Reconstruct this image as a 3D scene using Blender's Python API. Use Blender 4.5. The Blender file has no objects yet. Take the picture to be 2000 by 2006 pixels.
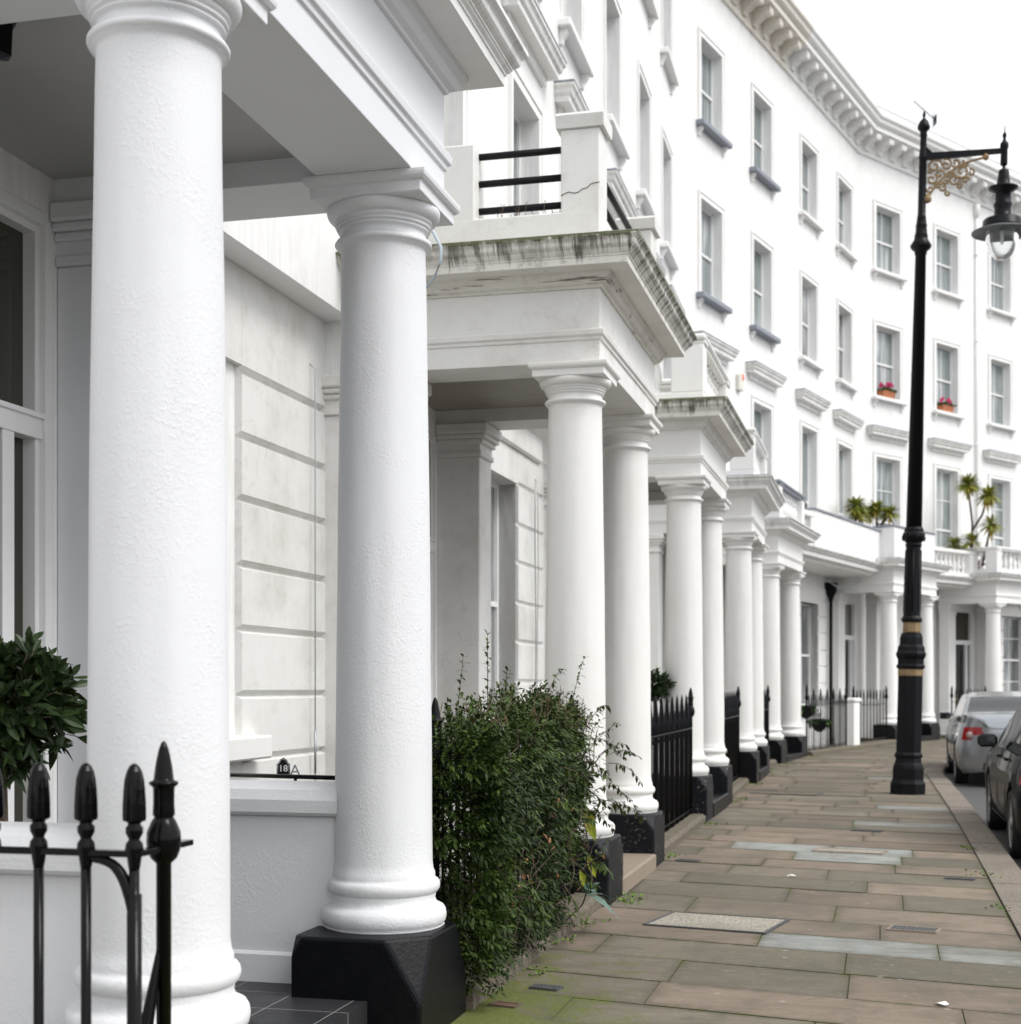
import bpy, math, random
from mathutils import Matrix, Vector, noise
random.seed(7)
R = math.radians
scene = bpy.context.scene
col = scene.collection
CAMZ = 1.5

# ------------------------------------------------------------------ materials
def newmat(name):
    m = bpy.data.materials.new(name); m.use_nodes = True
    nt = m.node_tree; nt.nodes.clear()
    out = nt.nodes.new('ShaderNodeOutputMaterial')
    b = nt.nodes.new('ShaderNodeBsdfPrincipled')
    nt.links.new(b.outputs[0], out.inputs[0])
    return m, nt, b

class G:
    """tiny node helper"""
    def __init__(s, nt): s.nt = nt
    def n(s, t, **kw):
        nd = s.nt.nodes.new(t)
        for k, v in kw.items(): setattr(nd, k, v)
        return nd
    def l(s, a, b): s.nt.links.new(a, b)
    def val(s, sock, v):
        if hasattr(v, 'is_linked') or hasattr(v, 'links'): s.l(v, sock)
        else: sock.default_value = v
    def math(s, op, a, b=0.0, c=None, clamp=False):
        nd = s.n('ShaderNodeMath', operation=op); nd.use_clamp = clamp
        s.val(nd.inputs[0], a); s.val(nd.inputs[1], b)
        if c is not None: s.val(nd.inputs[2], c)
        return nd.outputs[0]
    def mix(s, f, a, b):
        nd = s.n('ShaderNodeMix', data_type='RGBA')
        s.val(nd.inputs[0], f); s.val(nd.inputs[6], a); s.val(nd.inputs[7], b)
        return nd.outputs[2]
    def noise(s, vec, sc, det=4, rough=.55, dist=0):
        nd = s.n('ShaderNodeTexNoise'); nd.inputs['Scale'].default_value = sc
        nd.inputs['Detail'].default_value = det; nd.inputs['Roughness'].default_value = rough
        nd.inputs['Distortion'].default_value = dist
        s.l(vec, nd.inputs['Vector']); return nd.outputs['Fac']
    def ramp(s, f, a, b):
        nd = s.n('ShaderNodeMapRange'); nd.interpolation_type = 'SMOOTHSTEP'
        s.val(nd.inputs[0], f); nd.inputs[1].default_value = a; nd.inputs[2].default_value = b
        return nd.outputs[0]
    def coords(s, scale=(1, 1, 1), vary=True):
        tc = s.n('ShaderNodeTexCoord'); v = tc.outputs['Object']
        if vary:
            oi = s.n('ShaderNodeObjectInfo')
            ad = s.n('ShaderNodeVectorMath', operation='MULTIPLY_ADD')
            s.l(oi.outputs['Location'], ad.inputs[0]); ad.inputs[1].default_value = (3.1, 2.7, 1.3)
            s.l(v, ad.inputs[2]); v = ad.outputs[0]
        if scale != (1, 1, 1):
            mp = s.n('ShaderNodeVectorMath', operation='MULTIPLY'); s.l(v, mp.inputs[0])
            mp.inputs[1].default_value = scale; v = mp.outputs[0]
        return v

def c4(c): return (c[0], c[1], c[2], 1)

def stucco(name, base=(.8, .8, .8), dirt=(.5, .47, .4), dirt_amt=.15, bump=.4, patch=.8, streak=0.0,
           streak_col=(.07, .066, .04), zdrip=True, rough=.55, cracks=0.0, moss=0.0, peel=0.0):
    m, nt, b = newmat(name); g = G(nt)
    v = g.coords()
    big = g.ramp(g.noise(v, 1.3, 6, .65), .42, .75)
    mid = g.ramp(g.noise(v, 7, 6, .7), .5, .8)
    f = g.math('MULTIPLY', g.math('ADD', g.math('MULTIPLY', big, .7), g.math('MULTIPLY', mid, .5)), dirt_amt, clamp=True)
    colr = g.mix(f, c4(base), c4(dirt))
    if streak > 0:
        tcn = g.n('ShaderNodeTexCoord'); s1 = g.n('ShaderNodeSeparateXYZ'); g.l(tcn.outputs['Normal'], s1.inputs[0]); s2 = g.n('ShaderNodeSeparateXYZ'); g.l(tcn.outputs['Object'], s2.inputs[0])
        side = g.math('GREATER_THAN', g.math('ABSOLUTE', s1.outputs[0]), g.math('ABSOLUTE', s1.outputs[1]))
        along = g.math('ADD', g.math('MULTIPLY', side, s2.outputs[1]), g.math('MULTIPLY', g.math('SUBTRACT', 1, side), s2.outputs[0]))
        cb = g.n('ShaderNodeCombineXYZ'); g.l(g.math('MULTIPLY', along, 20.0), cb.inputs[0]); g.l(g.math('MULTIPLY', s2.outputs[2], 1.5), cb.inputs[1]); g.l(side, cb.inputs[2])
        st = g.noise(cb.outputs[0], 1.0, 3, .6)
        cb2 = g.n('ShaderNodeCombineXYZ'); g.l(g.math('MULTIPLY', along, 75.0), cb2.inputs[0]); g.l(g.math('MULTIPLY', s2.outputs[2], 4.0), cb2.inputs[1])
        st2 = g.noise(cb2.outputs[0], 1.0, 3, .5)
        brk = g.ramp(g.noise(v, 1.9, 3), .3, .5)
        sf = g.math('MULTIPLY', g.ramp(g.math('ADD', g.math('MULTIPLY', st, .65), g.math('MULTIPLY', st2, .35)), .43, .55), brk)
        ge = g.n('ShaderNodeNewGeometry'); sn = g.n('ShaderNodeSeparateXYZ'); g.l(ge.outputs['True Normal'], sn.inputs[0])
        sf = g.math('MULTIPLY', sf, g.ramp(sn.outputs[2], -.998, -.985))
        blot = g.ramp(g.noise(v, 26, 6, .75), .42, .62)
        sf = g.math('MULTIPLY', sf, g.math('MULTIPLY_ADD', blot, .2, .8), clamp=True)
        if zdrip:
            cb3 = g.n('ShaderNodeCombineXYZ'); g.l(g.math('MULTIPLY', along, 11.0), cb3.inputs[0]); g.l(g.math('MULTIPLY', side, 5.0), cb3.inputs[1])
            ln_ = g.noise(cb3.outputs[0], 1.0, 4, .7)
            low = g.math('SUBTRACT', 4.475, g.math('MULTIPLY', g.math('SUBTRACT', ln_, .28), .55))
            sf = g.math('MULTIPLY', sf, g.ramp(g.math('SUBTRACT', s2.outputs[2], low), -.03, .05))
            base_d = g.math('MULTIPLY', g.ramp(g.noise(v, 7, 6, .75), .5, .62), .35)
            sf = g.math('MAXIMUM', sf, g.math('MULTIPLY', base_d, g.ramp(sn.outputs[2], -.998, -.985)))
        sf = g.math('MULTIPLY', sf, streak, clamp=True)
        colr = g.mix(sf, colr, c4(streak_col))
    if moss > 0:
        tz = g.n('ShaderNodeTexCoord'); sz_ = g.n('ShaderNodeSeparateXYZ'); g.l(tz.outputs['Object'], sz_.inputs[0])
        edge = g.math('MULTIPLY_ADD', g.ramp(sz_.outputs[2], 4.425, 4.462), .3, -.1) if streak > 0 else 0.0
        mf = g.math('MULTIPLY', g.ramp(g.math('ADD', g.noise(v, 11, 7, .75), edge), .5, .64), moss, clamp=True)
        colr = g.mix(mf, colr, (.07, .085, .02, 1))
    if peel > 0:
        vp = g.coords((2.2, 2.2, 55)); pf = g.ramp(g.noise(vp, 1.0, 6, .7), .57, .6); pf = g.math('MULTIPLY', pf, g.ramp(g.noise(v, 2.5, 3), .42, .5))
        colr = g.mix(g.math('MULTIPLY', pf, peel), colr, (.1, .075, .055, 1))
    fine = g.noise(v, 150, 4, .6)
    pm = g.ramp(g.noise(v, 3.1, 4, .6), .3, .72)
    pt = g.ramp(g.noise(v, 70, 4, .6, .2), .42, .75)
    ridge = g.ramp(g.noise(v, 21, 5, .7, .3), .56, .64)
    soft = g.noise(v, 9, 3)
    h = g.math('ADD', g.math('MULTIPLY', fine, .3), g.math('MULTIPLY', g.math('MULTIPLY', pt, pm), patch * .6))
    h = g.math('ADD', h, g.math('MULTIPLY', g.math('MULTIPLY', ridge, g.ramp(g.noise(v, 1.9, 3), .52, .64)), patch * .16))
    h = g.math('ADD', h, g.math('MULTIPLY', soft, .5))
    if cracks > 0:
        vo = g.n('ShaderNodeTexVoronoi', feature='DISTANCE_TO_EDGE'); vo.inputs['Scale'].default_value = 1.7
        wv = g.n('ShaderNodeVectorMath', operation='ADD'); nz = g.n('ShaderNodeTexNoise'); nz.inputs['Scale'].default_value = 5
        nz.inputs['Detail'].default_value = 6
        g.l(v, nz.inputs['Vector']); sc = g.n('ShaderNodeVectorMath', operation='SCALE'); g.l(nz.outputs['Color'], sc.inputs[0]); sc.inputs[3].default_value = .45
        g.l(v, wv.inputs[0]); g.l(sc.outputs[0], wv.inputs[1]); g.l(wv.outputs[0], vo.inputs['Vector'])
        ck = g.math('SUBTRACT', 1.0, g.ramp(vo.outputs['Distance'], .002, .012))
        ck = g.math('MULTIPLY', g.math('MULTIPLY', ck, g.ramp(g.noise(v, 1.1, 2), .5, .6)), cracks, clamp=True)
        colr = g.mix(ck, colr, (.12, .1, .08, 1)); h = g.math('SUBTRACT', h, g.math('MULTIPLY', ck, 1.5))
    g.l(colr, b.inputs['Base Color'])
    bp = g.n('ShaderNodeBump'); bp.inputs['Strength'].default_value = bump; bp.inputs['Distance'].default_value = .006
    g.l(h, bp.inputs['Height']); g.l(bp.outputs[0], b.inputs['Normal'])
    b.inputs['Roughness'].default_value = rough
    return m

def plain(name, base, rough=.5, metal=0, bump=0, bscale=40, var=.0, var_col=None, coat=0, spec=None):
    m, nt, b = newmat(name); g = G(nt); v = g.coords()
    if var > 0:
        f = g.math('MULTIPLY', g.ramp(g.noise(v, bscale * .3, 6, .7), .45, .7), var, clamp=True)
        g.l(g.mix(f, c4(base), c4(var_col or (.3, .3, .3))), b.inputs['Base Color'])
    else: b.inputs['Base Color'].default_value = c4(base)
    b.inputs['Roughness'].default_value = rough; b.inputs['Metallic'].default_value = metal
    b.inputs['Coat Weight'].default_value = coat
    if spec is not None: b.inputs['Specular IOR Level'].default_value = spec
    if bump > 0:
        bp = g.n('ShaderNodeBump'); bp.inputs['Strength'].default_value = bump; bp.inputs['Distance'].default_value = .003
        g.l(g.noise(v, bscale, 4), bp.inputs['Height']); g.l(bp.outputs[0], b.inputs['Normal'])
    return m

def flaky(name):
    m, nt, b = newmat(name); g = G(nt); v = g.coords()
    f = g.math('MULTIPLY', g.ramp(g.noise(v, 30, 6, .75), .58, .63), g.ramp(g.noise(v, 3.5, 4, .6), .47, .6), clamp=True)
    c = g.mix(g.math('MULTIPLY', g.ramp(g.noise(v, 8, 5), .45, .7), .5), (.005, .006, .009, 1), (.016, .018, .022, 1))
    g.l(g.mix(f, c, (.34, .32, .27, 1)), b.inputs['Base Color']); b.inputs['Roughness'].default_value = .45; b.inputs['Specular IOR Level'].default_value = .2
    bp = g.n('ShaderNodeBump'); bp.inputs['Strength'].default_value = .7; bp.inputs['Distance'].default_value = .004
    g.l(g.math('SUBTRACT', g.noise(v, 60, 4), f), bp.inputs['Height']); g.l(bp.outputs[0], b.inputs['Normal']); return m
M = {}
M['fresh'] = stucco('fresh_white_render', (.712, .72, .738), (.56, .56, .56), .2, .36, 1.2)
M['fresh_smooth'] = stucco('smooth_white_render', (.71, .72, .745), (.55, .55, .55), .07, .2, .3)
M['old'] = stucco('weathered_white_render', (.745, .74, .72), (.38, .35, .29), .55, .4, .9, cracks=.12)
M['old_col'] = stucco('weathered_column_paint', (.77, .765, .745), (.45, .4, .32), .15, .3, .8)
M['grime'] = stucco('streaked_cornice_render', (.76, .74, .69), (.36, .34, .28), .45, .4, .8, streak=.95, moss=.9)
M['grime_lt'] = stucco('lightly_streaked_cornice_render', (.8, .795, .78), (.5, .48, .44), .25, .3, .5, streak=.35, streak_col=(.2, .19, .17))
M['mossy'] = stucco('mossy_ledge_top', (.5, .49, .42), (.2, .2, .12), .8, .7, 1.5, moss=.9)
M['wall'] = stucco('white_wall_render', (.83, .83, .825), (.62, .6, .56), .18, .15, .15, streak=.22, streak_col=(.5, .48, .44), zdrip=False)
M['trim'] = stucco('white_trim_render', (.82, .815, .8), (.55, .52, .46), .2, .15, .2)
M['cornice'] = stucco('stained_cornice_render', (.78, .74, .67), (.45, .37, .27), .5, .3, .5, streak=.18, zdrip=False, streak_col=(.3, .24, .17))
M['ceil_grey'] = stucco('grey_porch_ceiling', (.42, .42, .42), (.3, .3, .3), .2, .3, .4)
M['peel'] = stucco('peeling_moulding_paint', (.7, .68, .62), (.3, .25, .2), .6, .6, 1.2, cracks=.5, peel=.9)
M['ceil_dark'] = stucco('dark_ceiling_render', (.36, .34, .3), (.2, .17, .13), .5, .4, .8, cracks=.15)  # dirty, cracked render on a much darker base, for the older porch ceilings
M['joinery'] = plain('white_joinery_paint', (.8, .8, .8), .35)
M['lead'] = plain('grey_lead', (.22, .24, .28), .55, 0, .5, 60, .5, (.35, .36, .38))
M['iron'] = plain('glossy_black_iron', (.003, .003, .0035), .13, 0, .22, 45, spec=.16)
M['iron_far'] = plain('black_iron_paint', (.004, .0045, .006), .35, 0, .3, 50, .2, (.018, .015, .014), spec=.16)
M['plinth'] = plain('black_plinth_paint', (.0035, .004, .0055), .38, 0, .8, 60, .2, (.012, .012, .012), spec=.16)
M['plinth_worn'] = flaky('flaking_black_plinth_paint')
M['gold'] = plain('dull_gold_paint', (.27, .185, .09), .55, .1, .2, 40, .5, (.13, .085, .04))
M['stone'] = plain('sandstone', (.25, .2, .155), .85, 0, .8, 60, .6, (.2, .17, .12))
M['wood_black'] = plain('black_door_gloss', (.008, .009, .01), .2, coat=.5)
M['brass'] = plain('brass', (.6, .42, .14), .3, 1)
M['steel'] = plain('galvanised_wire', (.35, .37, .38), .45, .7)
M['terracotta'] = plain('terracotta', (.42, .15, .07), .8, 0, .3, 60)
M['black_plastic'] = plain('black_plastic', (.008, .008, .01), .5, spec=.2)
M['cable'] = plain('pale_grey_cable', (.45, .52, .58), .5)
M['alarm'] = plain('cream_plastic', (.68, .67, .6), .4)
M['alarm_red'] = plain('orange_plastic', (.75, .12, .04), .4)
M['bark'] = plain('brown_bark', (.09, .065, .045), .9, 0, .9, 80, .5, (.16, .12, .09))
M['yellow_leaf'] = plain('yellow_green_leaf', (.32, .36, .03), .5, 0, .3, 40, .3, (.15, .22, .03))
M['brown_leaf'] = plain('dry_leaf', (.24, .12, .045), .7)
M['blue_leaf'] = plain('blue_green_leaf', (.08, .14, .11), .4, 0, .2, 40, .3, (.12, .2, .15))
M['pink'] = plain('pink_petals', (.75, .08, .25), .6)
M['dry_twig'] = plain('reddish_twig', (.13, .085, .05), .8)
M['ochre_leaf'] = plain('ochre_yucca_leaf', (.38, .3, .05), .6)

def glass(name, base, curtain=False, rough=.04):
    m, nt, b = newmat(name); g = G(nt)
    if curtain:
        v = g.coords((14, 14, .25)); f = g.ramp(g.noise(v, 1.0, 3), .35, .65)
        v2 = g.coords((1.4, 1.4, .5)); f2 = g.ramp(g.noise(v2, 1.0, 2), .45, .6)
        oi = g.n('ShaderNodeObjectInfo'); sl = g.n('ShaderNodeSeparateXYZ'); g.l(oi.outputs['Location'], sl.inputs[0])
        v3 = g.coords((.8, .8, .5)); rn = g.ramp(g.noise(v3, 1.0, 1), .3, .7)
        f = g.math('MULTIPLY', g.math('MULTIPLY', f, g.math('ADD', g.math('MULTIPLY', f2, .7), .3)), g.math('MULTIPLY_ADD', rn, 1.0, .35), clamp=True)
        g.l(g.mix(f, c4(base), (.55, .57, .57, 1)), b.inputs['Base Color'])
    else: b.inputs['Base Color'].default_value = c4(base)
    b.inputs['Roughness'].default_value = rough
    b.inputs['IOR'].default_value = 1.6
    return m
M['pane'] = glass('curtained_window_glass', (.16, .19, .19), True)
M['pane_dark'] = glass('dark_window_glass', (.03, .028, .017), rough=.08)
M['pane_mid'] = glass('grey_window_glass', (.05, .055, .055), True)
M['carglass'] = glass('car_glass', (.012, .016, .016))
def clear_glass(name, col=(.95, .97, .97), alpha=.25):
    m, nt, b = newmat(name)
    b.inputs['Base Color'].default_value = c4(col); b.inputs['Roughness'].default_value = .01
    b.inputs['Transmission Weight'].default_value = 1; b.inputs['IOR'].default_value = 1.3
    return m
M['bowl'] = clear_glass('lamp_glass')

def leafmat(name, a, b_, rough=.4):
    m, nt, b = newmat(name); g = G(nt)
    at = g.n('ShaderNodeAttribute'); at.attribute_name = 'shade'
    g.l(g.mix(at.outputs['Fac'], c4(a), c4(b_)), b.inputs['Base Color'])
    b.inputs['Roughness'].default_value = rough
    b.inputs['Specular IOR Level'].default_value = .22
    return m
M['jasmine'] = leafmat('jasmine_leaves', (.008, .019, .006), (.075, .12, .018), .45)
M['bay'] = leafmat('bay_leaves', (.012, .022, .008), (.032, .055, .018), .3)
M['yucca'] = leafmat('yucca_leaves', (.09, .15, .03), (.42, .43, .08), .5)
M['flower_green'] = leafmat('pot_plant_leaves', (.03, .07, .02), (.08, .14, .04))

def carpaint(name, base, metal=.6):
    m, nt, b = newmat(name)
    b.inputs['Base Color'].default_value = c4(base); b.inputs['Metallic'].default_value = metal
    b.inputs['Roughness'].default_value = .3; b.inputs['Coat Weight'].default_value = 1; b.inputs['Coat Roughness'].default_value = .03
    return m
M['silver'] = carpaint('silver_car_paint', (.3, .315, .34), .75)
M['carblack'] = carpaint('black_car_paint', (.004, .0045, .006), 0); _b = M['carblack'].node_tree.nodes['Principled BSDF']; _b.inputs['Roughness'].default_value = .6; _b.inputs['Coat Weight'].default_value = .3; _b.inputs['Specular IOR Level'].default_value = .08
M['redlamp'] = plain('red_lamp_lens', (.33, .008, .012), .15, coat=.6)
M['whitelamp'] = plain('clear_lamp_lens', (.3, .22, .22), .25)
M['tyre'] = plain('tyre_rubber', (.015, .015, .015), .8, 0, .4, 80)
M['rim'] = plain('alloy_rim', (.35, .36, .38), .3, .9)
M['trimblack'] = plain('black_trim', (.02, .02, .02), .5)

def tile_mat():
    m, nt, b = newmat('black_floor_tiles'); g = G(nt); v = g.coords(vary=False)
    br = g.n('ShaderNodeTexBrick'); g.l(v, br.inputs['Vector']); br.offset = 0
    br.inputs['Scale'].default_value = 1; br.inputs['Brick Width'].default_value = .3; br.inputs['Row Height'].default_value = .3
    br.inputs['Mortar Size'].default_value = .0022; br.inputs['Color1'].default_value = (.02, .021, .023, 1)
    br.inputs['Color2'].default_value = (.028, .029, .031, 1); br.inputs['Mortar'].default_value = (.3, .3, .29, 1)
    g.l(br.outputs['Color'], b.inputs['Base Color'])
    g.l(g.math('MULTIPLY_ADD', g.noise(v, 4, 4), .4, .25), b.inputs['Roughness'])
    return m
M['tiles'] = tile_mat()

def pavement_mat():
    m, nt, b = newmat('york_stone_flags'); g = G(nt)
    uv = g.n('ShaderNodeUVMap'); uv.uv_map = 'UVMap'; tc = g.n('ShaderNodeTexCoord'); v = tc.outputs['Object']
    at = g.n('ShaderNodeAttribute'); at.attribute_name = 'Col'
    n1 = g.noise(v, 3.0, 8, .7); n2 = g.noise(v, 90, 4, .7); n3 = g.noise(v, .55, 5, .6)
    c = g.mix(g.math('MULTIPLY', g.ramp(n1, .4, .7), .5), at.outputs['Color'], (.07, .062, .048, 1))
    c = g.mix(g.math('MULTIPLY', g.ramp(n2, .45, .8), .32), c, (.27, .235, .19, 1))
    nst = g.n('ShaderNodeTexNoise'); nst.inputs['Scale'].default_value = 1; nst.inputs['Detail'].default_value = 5; mpp = g.n('ShaderNodeVectorMath', operation='MULTIPLY'); g.l(uv.outputs[0], mpp.inputs[0]); mpp.inputs[1].default_value = (16, 2.2, 1); g.l(mpp.outputs[0], nst.inputs['Vector'])
    c = g.mix(g.math('MULTIPLY', g.ramp(nst.outputs['Fac'], .48, .7), .3), c, (.08, .072, .055, 1))
    c = g.mix(g.math('MULTIPLY', g.ramp(n3, .4, .62), .5), c, (.085, .08, .06, 1))
    c = g.mix(g.math('MULTIPLY', g.ramp(g.noise(v, 14, 7, .75), .55, .68), .3), c, (.3, .27, .22, 1))
    c = g.mix(g.math('MULTIPLY', g.ramp(g.noise(v, 38, 5, .8), .6, .7), .5), c, (.05, .045, .035, 1))
    ed = g.n('ShaderNodeAttribute'); ed.attribute_name = 'Edge'; se = g.n('ShaderNodeSeparateColor'); g.l(ed.outputs['Color'], se.inputs[0])
    e1 = g.math('MINIMUM', g.math('MINIMUM', se.outputs[0], se.outputs[1]), g.math('MINIMUM', se.outputs[2], ed.outputs['Alpha']))
    en = g.math('ADD', e1, g.math('MULTIPLY', g.math('SUBTRACT', g.noise(v, 7, 6, .75), .5), .16))
    c = g.mix(g.math('MULTIPLY', g.math('SUBTRACT', 1, g.ramp(en, -.01, .07)), .36), c, (.055, .05, .032, 1))
    egreen = g.math('MULTIPLY', g.math('SUBTRACT', 1, g.ramp(en, -.03, .03)), g.ramp(g.noise(v, 1.3, 3), .42, .55))
    c = g.mix(g.math('MULTIPLY', egreen, .7), c, (.08, .095, .02, 1))
    # small pale specks of gum and lichen
    vo = g.n('ShaderNodeTexVoronoi'); vo.inputs['Scale'].default_value = 3.3; g.l(v, vo.inputs['Vector'])
    sp = g.math('SUBTRACT', 1, g.ramp(vo.outputs['Distance'], .04, .07))
    c = g.mix(g.math('MULTIPLY', sp, .4), c, (.42, .4, .35, 1))
    # moss near the railings, where the flags meet the coping
    sep = g.n('ShaderNodeSeparateXYZ'); g.l(uv.outputs[0], sep.inputs[0])
    d = sep.outputs[1]; L = sep.outputs[0]
    near = g.math('SUBTRACT', 1, g.ramp(d, 1.7, 3.2))
    fore = g.math('ADD', g.math('SUBTRACT', 1, g.ramp(L, 1.6, 5.0)), .3)
    mm = g.math('MULTIPLY', near, fore)
    mf = g.ramp(g.math('ADD', g.math('MULTIPLY', mm, .62), g.math('MULTIPLY', g.math('SUBTRACT', g.noise(v, 4, 9, .8), .5), 1.9)), .27, .64)
    mf2 = g.math('MULTIPLY', mf, .85, clamp=True)
    c = g.mix(mf2, c, g.mix(g.noise(v, 60, 3), (.05, .06, .015, 1), (.16, .19, .03, 1)))
    g.l(c, b.inputs['Base Color'])
    b.inputs['Specular IOR Level'].default_value = .25
    g.l(g.math('MULTIPLY_ADD', n1, -.35, .95), b.inputs['Roughness'])
    bp = g.n('ShaderNodeBump'); bp.inputs['Strength'].default_value = .6; bp.inputs['Distance'].default_value = .006
    g.l(g.math('ADD', g.math('MULTIPLY', g.noise(v, 9, 6, .7), 1.6), g.math('MULTIPLY', n2, .35)), bp.inputs['Height'])
    g.l(bp.outputs[0], b.inputs['Normal'])
    return m
M['flags'] = pavement_mat()

def joint_mat():
    m, nt, b = newmat('mossy_joints'); g = G(nt); tc = g.n('ShaderNodeTexCoord'); v = tc.outputs['Object']
    f = g.ramp(g.noise(v, 1.6, 6, .7), .45, .6)
    g.l(g.mix(f, (.07, .06, .045, 1), (.09, .1, .03, 1)), b.inputs['Base Color']); b.inputs['Roughness'].default_value = .95
    return m
M['joints'] = joint_mat()
def speck(name, a, b2, sc, rough=.85, bump=.6):
    m, nt, b = newmat(name); g = G(nt); tc = g.n('ShaderNodeTexCoord'); v = tc.outputs['Object']
    f = g.ramp(g.noise(v, sc, 5, .8), .4, .62); f2 = g.ramp(g.noise(v, 1.2, 6, .7), .4, .75)
    c = g.mix(f, c4(a), c4(b2)); c = g.mix(g.math('MULTIPLY', f2, .5), c, (.1, .095, .08, 1))
    g.l(c, b.inputs['Base Color']); b.inputs['Roughness'].default_value = rough
    bp = g.n('ShaderNodeBump'); bp.inputs['Strength'].default_value = bump; bp.inputs['Distance'].default_value = .004
    g.l(g.noise(v, sc, 4), bp.inputs['Height']); g.l(bp.outputs[0], b.inputs['Normal'])
    return m
M['kerb'] = speck('granite_kerb', (.26, .215, .17), (.1, .088, .075), 60)
M['asphalt'] = speck('asphalt', (.045, .045, .048), (.09, .088, .085), 90, .8)
M['concrete'] = speck('exposed_aggregate', (.42, .39, .33), (.16, .14, .11), 60, .9, 1)
M['castiron'] = speck('cast_iron_cover', (.04, .045, .05), (.08, .08, .08), 80, .6, 1)
M['gravel'] = speck('coping_stone', (.17, .135, .1), (.07, .065, .045), 22, .9, .8)

# ------------------------------------------------------------------ mesh builder
class MB:
    def __init__(s): s.v = []; s.f = []; s.sm = []; s.shade = None; s.mi = []
    def add(s, vs, fs, smooth=False, mi=0):
        o = len(s.v); s.v += [tuple(p) for p in vs]
        for f in fs: s.f.append(tuple(i + o for i in f)); s.sm.append(smooth); s.mi.append(mi)
        return s
    def box(s, x0, x1, y0, y1, z0, z1):
        vs = [(x0, y0, z0), (x1, y0, z0), (x1, y1, z0), (x0, y1, z0), (x0, y0, z1), (x1, y0, z1), (x1, y1, z1), (x0, y1, z1)]
        return s.add(vs, [(0, 3, 2, 1), (4, 5, 6, 7), (0, 1, 5, 4), (1, 2, 6, 5), (2, 3, 7, 6), (3, 0, 4, 7)])
    def cbox(s, x0, x1, y0, y1, z0, z1, c=.01):
        """box with softened (chamfered) edges"""
        ps = []
        for z, k in ((z0, c), (z0 + c, 0), (z1 - c, 0), (z1, c)):
            a, b_, e, f = x0 + k, x1 - k, y0 + k, y1 - k
            q = c if k == 0 else 0.0001
            ps.append([(a + q, e, z), (b_ - q, e, z), (b_, e + q, z), (b_, f - q, z), (b_ - q, f, z), (a + q, f, z), (a, f - q, z), (a, e + q, z)])
        vs = [p for r in ps for p in r]; fs = [tuple(reversed(range(8))), tuple(range(24, 32))]
        for r in range(3):
            for i in range(8):
                j = (i + 1) % 8; fs.append((r * 8 + i, r * 8 + j, r * 8 + 8 + j, r * 8 + 8 + i))
        return s.add(vs, fs)
    def lathe(s, prof, cx=0, cy=0, seg=48, smooth=True, jitter=0, rot=0):
        vs = []; n = len(prof)
        for (r, z) in prof:
            for k in range(seg):
                a = 2 * math.pi * k / seg + rot
                rr = r
                if jitter: rr = r + jitter * noise.noise(Vector((math.cos(a) * 3 + cx * 5, math.sin(a) * 3 + cy * 5, z * 2.2)))
                vs.append((cx + rr * math.cos(a), cy + rr * math.sin(a), z))
        fs = []
        for i in range(n - 1):
            for k in range(seg):
                j = (k + 1) % seg; fs.append((i * seg + k, i * seg + j, (i + 1) * seg + j, (i + 1) * seg + k))
        s.add(vs, fs, smooth)
        o = len(s.v) - len(vs)
        s.f.append(tuple(o + k for k in reversed(range(seg)))); s.sm.append(False); s.mi.append(0)
        s.f.append(tuple(o + (n - 1) * seg + k for k in range(seg))); s.sm.append(False); s.mi.append(0)
        return s
    def tube(s, pts, r, seg=8, smooth=True, taper=None):
        pts = [Vector(p) for p in pts]; vs = []; n = len(pts)
        up = Vector((0, 0, 1))
        for i, p in enumerate(pts):
            t = (pts[min(i + 1, n - 1)] - pts[max(i - 1, 0)]).normalized()
            u = up if abs(t.dot(up)) < .95 else Vector((1, 0, 0))
            a = t.cross(u).normalized(); b_ = t.cross(a).normalized()
            rr = r if taper is None else r + (taper - r) * i / max(1, n - 1)
            for k in range(seg):
                an = 2 * math.pi * k / seg; vs.append(p + a * rr * math.cos(an) + b_ * rr * math.sin(an))
        fs = []
        for i in range(n - 1):
            for k in range(seg):
                j = (k + 1) % seg; fs.append((i * seg + k, (i + 1) * seg + k, (i + 1) * seg + j, i * seg + j))
        fs.append(tuple(range(seg))); fs.append(tuple((n - 1) * seg + k for k in reversed(range(seg))))
        return s.add(vs, fs, smooth)
    def prism(s, prof, y0, y1, axis='y'):
        """closed polygon (x,z) extruded along y"""
        n = len(prof); vs = [(x, y0, z) for x, z in prof] + [(x, y1, z) for x, z in prof]
        if axis == 'x': vs = [(y, x, z) for x, y, z in vs]
        fs = [tuple(range(n)), tuple(reversed(range(n, 2 * n)))] + [(i, n + i, n + (i + 1) % n, (i + 1) % n) for i in range(n)]
        return s.add(vs, fs)

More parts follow.
